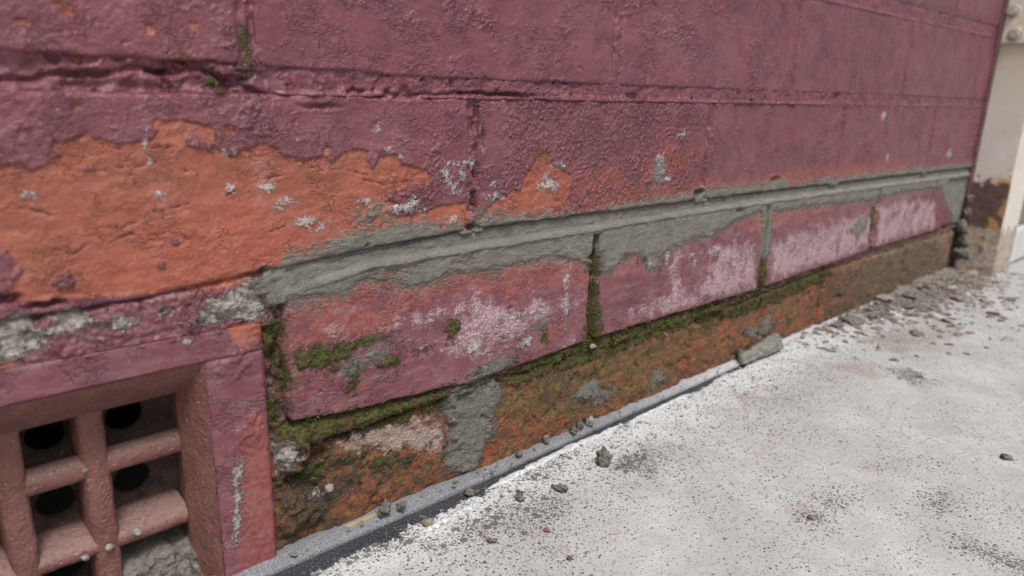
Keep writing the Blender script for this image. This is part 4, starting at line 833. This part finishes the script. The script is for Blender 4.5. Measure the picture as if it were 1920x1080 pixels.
def crumbs(name, n, fn, smin, smax, mat, label, seed):
    r = np.random.RandomState(seed); base = np.array([(1, 0, -.3), (-.5, .87, -.3), (-.5, -.87, -.3), (.1, .15, .8), (-.9, -.1, .3), (.6, .6, .4), (.5, -.7, .3)])
    tri = [(0, 1, 2), (0, 5, 1), (1, 4, 2), (2, 6, 0), (0, 6, 5), (5, 6, 3), (3, 4, 1), (3, 1, 5), (4, 3, 6), (4, 6, 2)]
    V = []; F = []
    for _ in range(n):
        x, y = fn(r); s = smin + (smax-smin)*r.rand()**3; a = r.uniform(0, 6.28); c, sn = math.cos(a), math.sin(a)
        b = base*(1+.35*r.randn(*base.shape))*np.array([s, s*.75, s*r.uniform(.25, .6)]); q = np.stack([b[:, 0]*c-b[:, 1]*sn, b[:, 0]*sn+b[:, 1]*c, b[:, 2]], 1)
        z = float(ground_z(np.array([x]), np.array([y]))[0]) if y < -11 else 5.
        q += np.array([x, y, z + s*.15]); k = len(V)*1; V.extend(q.tolist()); F.extend([tuple(k+i for i in t) for t in tri])
    o = mesh_obj(name, np.array(V)/1000, np.array(F), mat, smooth=False); tag(o, label, kind='stuff'); return o
def near_heap(r):
    x = np.clip(r.normal(1010, 130), 690, 1230); y = -abs(r.normal(0, 30 if r.rand() < .7 else 70)) - 3; return x, y
crumbs('rubble', 2600, near_heap, .7, 5.5, RUBBLE, 'grey brown rubble and mortar crumbs heaped at the wall end', 1)
crumbs('pale_rubble', 700, near_heap, .8, 5.0, DRYMORTAR, 'pale mortar crumbs among the rubble at the wall end', 5)
def along(r):
    x = r.uniform(140, 760); y = -11 - abs(r.normal(0, 26)) if r.rand() < .7 else r.uniform(-9, -1); return x, y
crumbs('grit', 900, along, .25, 1.7, RUBBLE, 'fine brown grit along the foot of the wall', 2)
def wide(r): return r.uniform(180, 900), -r.uniform(15, 300)
crumbs('dark_grit', 420, wide, .2, 1.1, simple_mat('dark_grit', (.05, .045, .045), (.11, .1, .095), 300, .9), 'fine dark grit scattered over the white ground', 3)

# ------------------------------------------------------------------ steel post at the wall end
def post_mat():
    k = Kit('rusted_cream_paint'); n1 = k.noise(500, 3); n2 = k.noise(110, 4, .6); n3 = k.noise(30, 3)
    sep = k.nt.nodes.new('ShaderNodeSeparateXYZ'); k.nt.links.new(k.pos, sep.inputs[0]); z = sep.outputs[2]; y = sep.outputs[1]
    paint = k.mix(k.ss(n3, .3, .7), (.56, .51, .455), (.63, .585, .54))
    paint = k.mix(k.ss(k.add(z, k.mul(n3, .1)), .26, .34), paint, (.54, .485, .40))
    w = k.add(z, k.mul(k.m('SUBTRACT', n2, .5), .045), k.mul(k.m('SUBTRACT', n1, .5), .012))
    halo = k.ss(k.add(w, k.mul(k.add(y, .03), .9)), .150, .128)
    face = k.ss(y, -.0497, -.0475); halo = k.mul(halo, face)
    col = k.mix(k.mul(halo, k.ss(n2, .42, .56)), paint, (.50, .27, .075))
    primer = k.mul(k.ss(w, .136, .131), k.ss(y, -.0495, -.047, .0, 1)); col = k.mix(primer, col, k.mix(k.ss(n2, .35, .65), (.085, .045, .04), (.125, .075, .065)))
    och = k.mul(primer, k.ss(k.add(k.noise(38, 4, .6), k.mul(k.add(y, .03), -4.)), .61, .66)); col = k.mix(och, col, (.36, .20, .075))
    low = k.ss(w, .070, .064); col = k.mix(low, col, k.mix(k.ss(n2, .4, .6), (.36, .25, .175), (.40, .37, .34)))
    col = k.mix(k.mul(low, k.ss(k.noise(55, 4, .65), .54, .64)), col, (.19, .13, .10))
    sp = k.ss(k.noise(260, 2), .70, .73); col = k.mix(k.mul(sp, .7), col, (.28, .22, .16))
    h = k.add(k.mul(primer, -.0006), k.mul(low, n2, .003), k.mul(n2, .0004)); return k.finish(col, k.mf(primer, .45, .8), h, .8)
POST = post_mat()
post = tag(empty('steel_post', (1.18, -.025, 0)), 'cream painted steel post with rusted foot at the end of the brick wall', 'post')
def pbox(name, lo, hi, mat, parent, bev=.001): 
    o = box(name, lo, hi, mat, None, bev); o.parent = parent; o.matrix_parent_inverse = Matrix.Translation(parent.matrix_world.translation if False else Vector(parent.location)).inverted(); return o
pbox('shaft', (1.180, -.050, -.01), (1.262, -.0005, .85), POST, post, .0022)
k = Kit('bracket_paint'); n = k.noise(120, 3); BR = k.finish(k.mix(k.ss(n, .3, .7), (.56, .49, .39), (.64, .58, .48)), .5, k.mul(n, .0004))
plate = pbox('bracket_plate', (1.1755, -.0495, .317), (1.1798, -.0035, .50), BR, post, .0006)
k = Kit('dull_steel'); n = k.noise(300, 3); ST = k.finish(k.mix(k.ss(n, .3, .7), (.40, .37, .32), (.52, .49, .44)), .45, k.mul(n, .0003)); ST.node_tree.nodes['Principled BSDF'].inputs['Metallic'].default_value = .4
def hexbolt(y, z):
    bm = bmesh.new()
    def cyl(n, r, x0, x1, ang=0):
        a = [bm.verts.new((x0, r*math.cos(2*math.pi*i/n+ang), r*math.sin(2*math.pi*i/n+ang))) for i in range(n)]
        b = [bm.verts.new((x1, r*.9*math.cos(2*math.pi*i/n+ang), r*.9*math.sin(2*math.pi*i/n+ang))) for i in range(n)]
        for i in range(n): bm.faces.new((a[i], a[(i+1) % n], b[(i+1) % n], b[i]))
        bm.faces.new(b)
    cyl(6, .0058, -.0015, -.0062, .3); bmesh.ops.recalc_face_normals(bm, faces=bm.faces)
    me = bpy.data.meshes.new('bolt'); bm.to_mesh(me); bm.free(); me.materials.append(ST)
    o = bpy.data.objects.new('bolt', me); o.location = (1.1755, y, z); link(o); o.parent = plate
    bm = bmesh.new(); bmesh.ops.create_cone(bm, cap_ends=True, segments=28, radius1=.0088, radius2=.0078, depth=.0016, matrix=Matrix.Rotation(-math.pi/2, 4, 'Y'))
    me = bpy.data.meshes.new('washer'); bm.to_mesh(me); bm.free(); me.materials.append(ST)
    w = bpy.data.objects.new('washer', me); w.location = (1.1748, y, z); link(w); w.parent = plate
for y, z in ((-.0105, .357), (-.0180, .328)): hexbolt(y, z)
# dark sealant between wall end and post
k = Kit('sealant'); n = k.noise(160, 4); SEAL = k.finish(k.mix(k.ss(n, .35, .65), (.16, .055, .065), (.07, .04, .045)), .5, k.mul(n, .0012))
s = tag(box('sealant_bead', (1.1685, -.003, -.01), (1.1795, .004, .58), SEAL, None, .0015), 'dark maroon sealant bead between the brick wall and the steel post', 'sealant')
for i, (x, y, z, s_) in enumerate([(1166, -7, 88, 15), (1160, -8, 66, 20), (1164, -9, 47, 18), (1158, -10, 30, 20), (1166, -8, 110, 10)]):
    tag(chunk('mortar_clod', (s_/1000, s_*.8/1000, s_/1000), 400+i, MORTAR if i % 2 else RUBBLE, (x/1000, y/1000, z/1000), rough=.9),
        ['brown clod in the corner between wall and post, below the top one', 'pale clod in the corner between wall and post, largest of the stack', 'dark clod in the middle of the corner stack by the post', 'pale clod lowest in the corner by the post', 'small dark clod topmost in the corner by the post'][i], 'mortar clod', 'clods in the corner by the post')
# door beyond the post
door = tag(empty('roller_door', (1.9, -.03, 0)), 'grey brown metal door beyond the steel post', 'door', kind='thing')
k = Kit('door_brown'); n = k.noise(40, 3); DB = k.finish(k.mix(k.ss(n, .3, .7), (.15, .11, .085), (.22, .17, .13)), .5)
k = Kit('door_rail'); n = k.noise(40, 3); DR = k.finish(k.mix(k.ss(n, .3, .7), (.46, .46, .46), (.55, .55, .54)), .45)
pbox('bottom_rail', (1.2625, -.046, .004), (2.6, -.012, .058), DR, door, .004)
for i in range(7): pbox('slat', (1.2625, -.040, .060+i*.1), (2.6, -.016, .1585+i*.1), DB, door, .004)
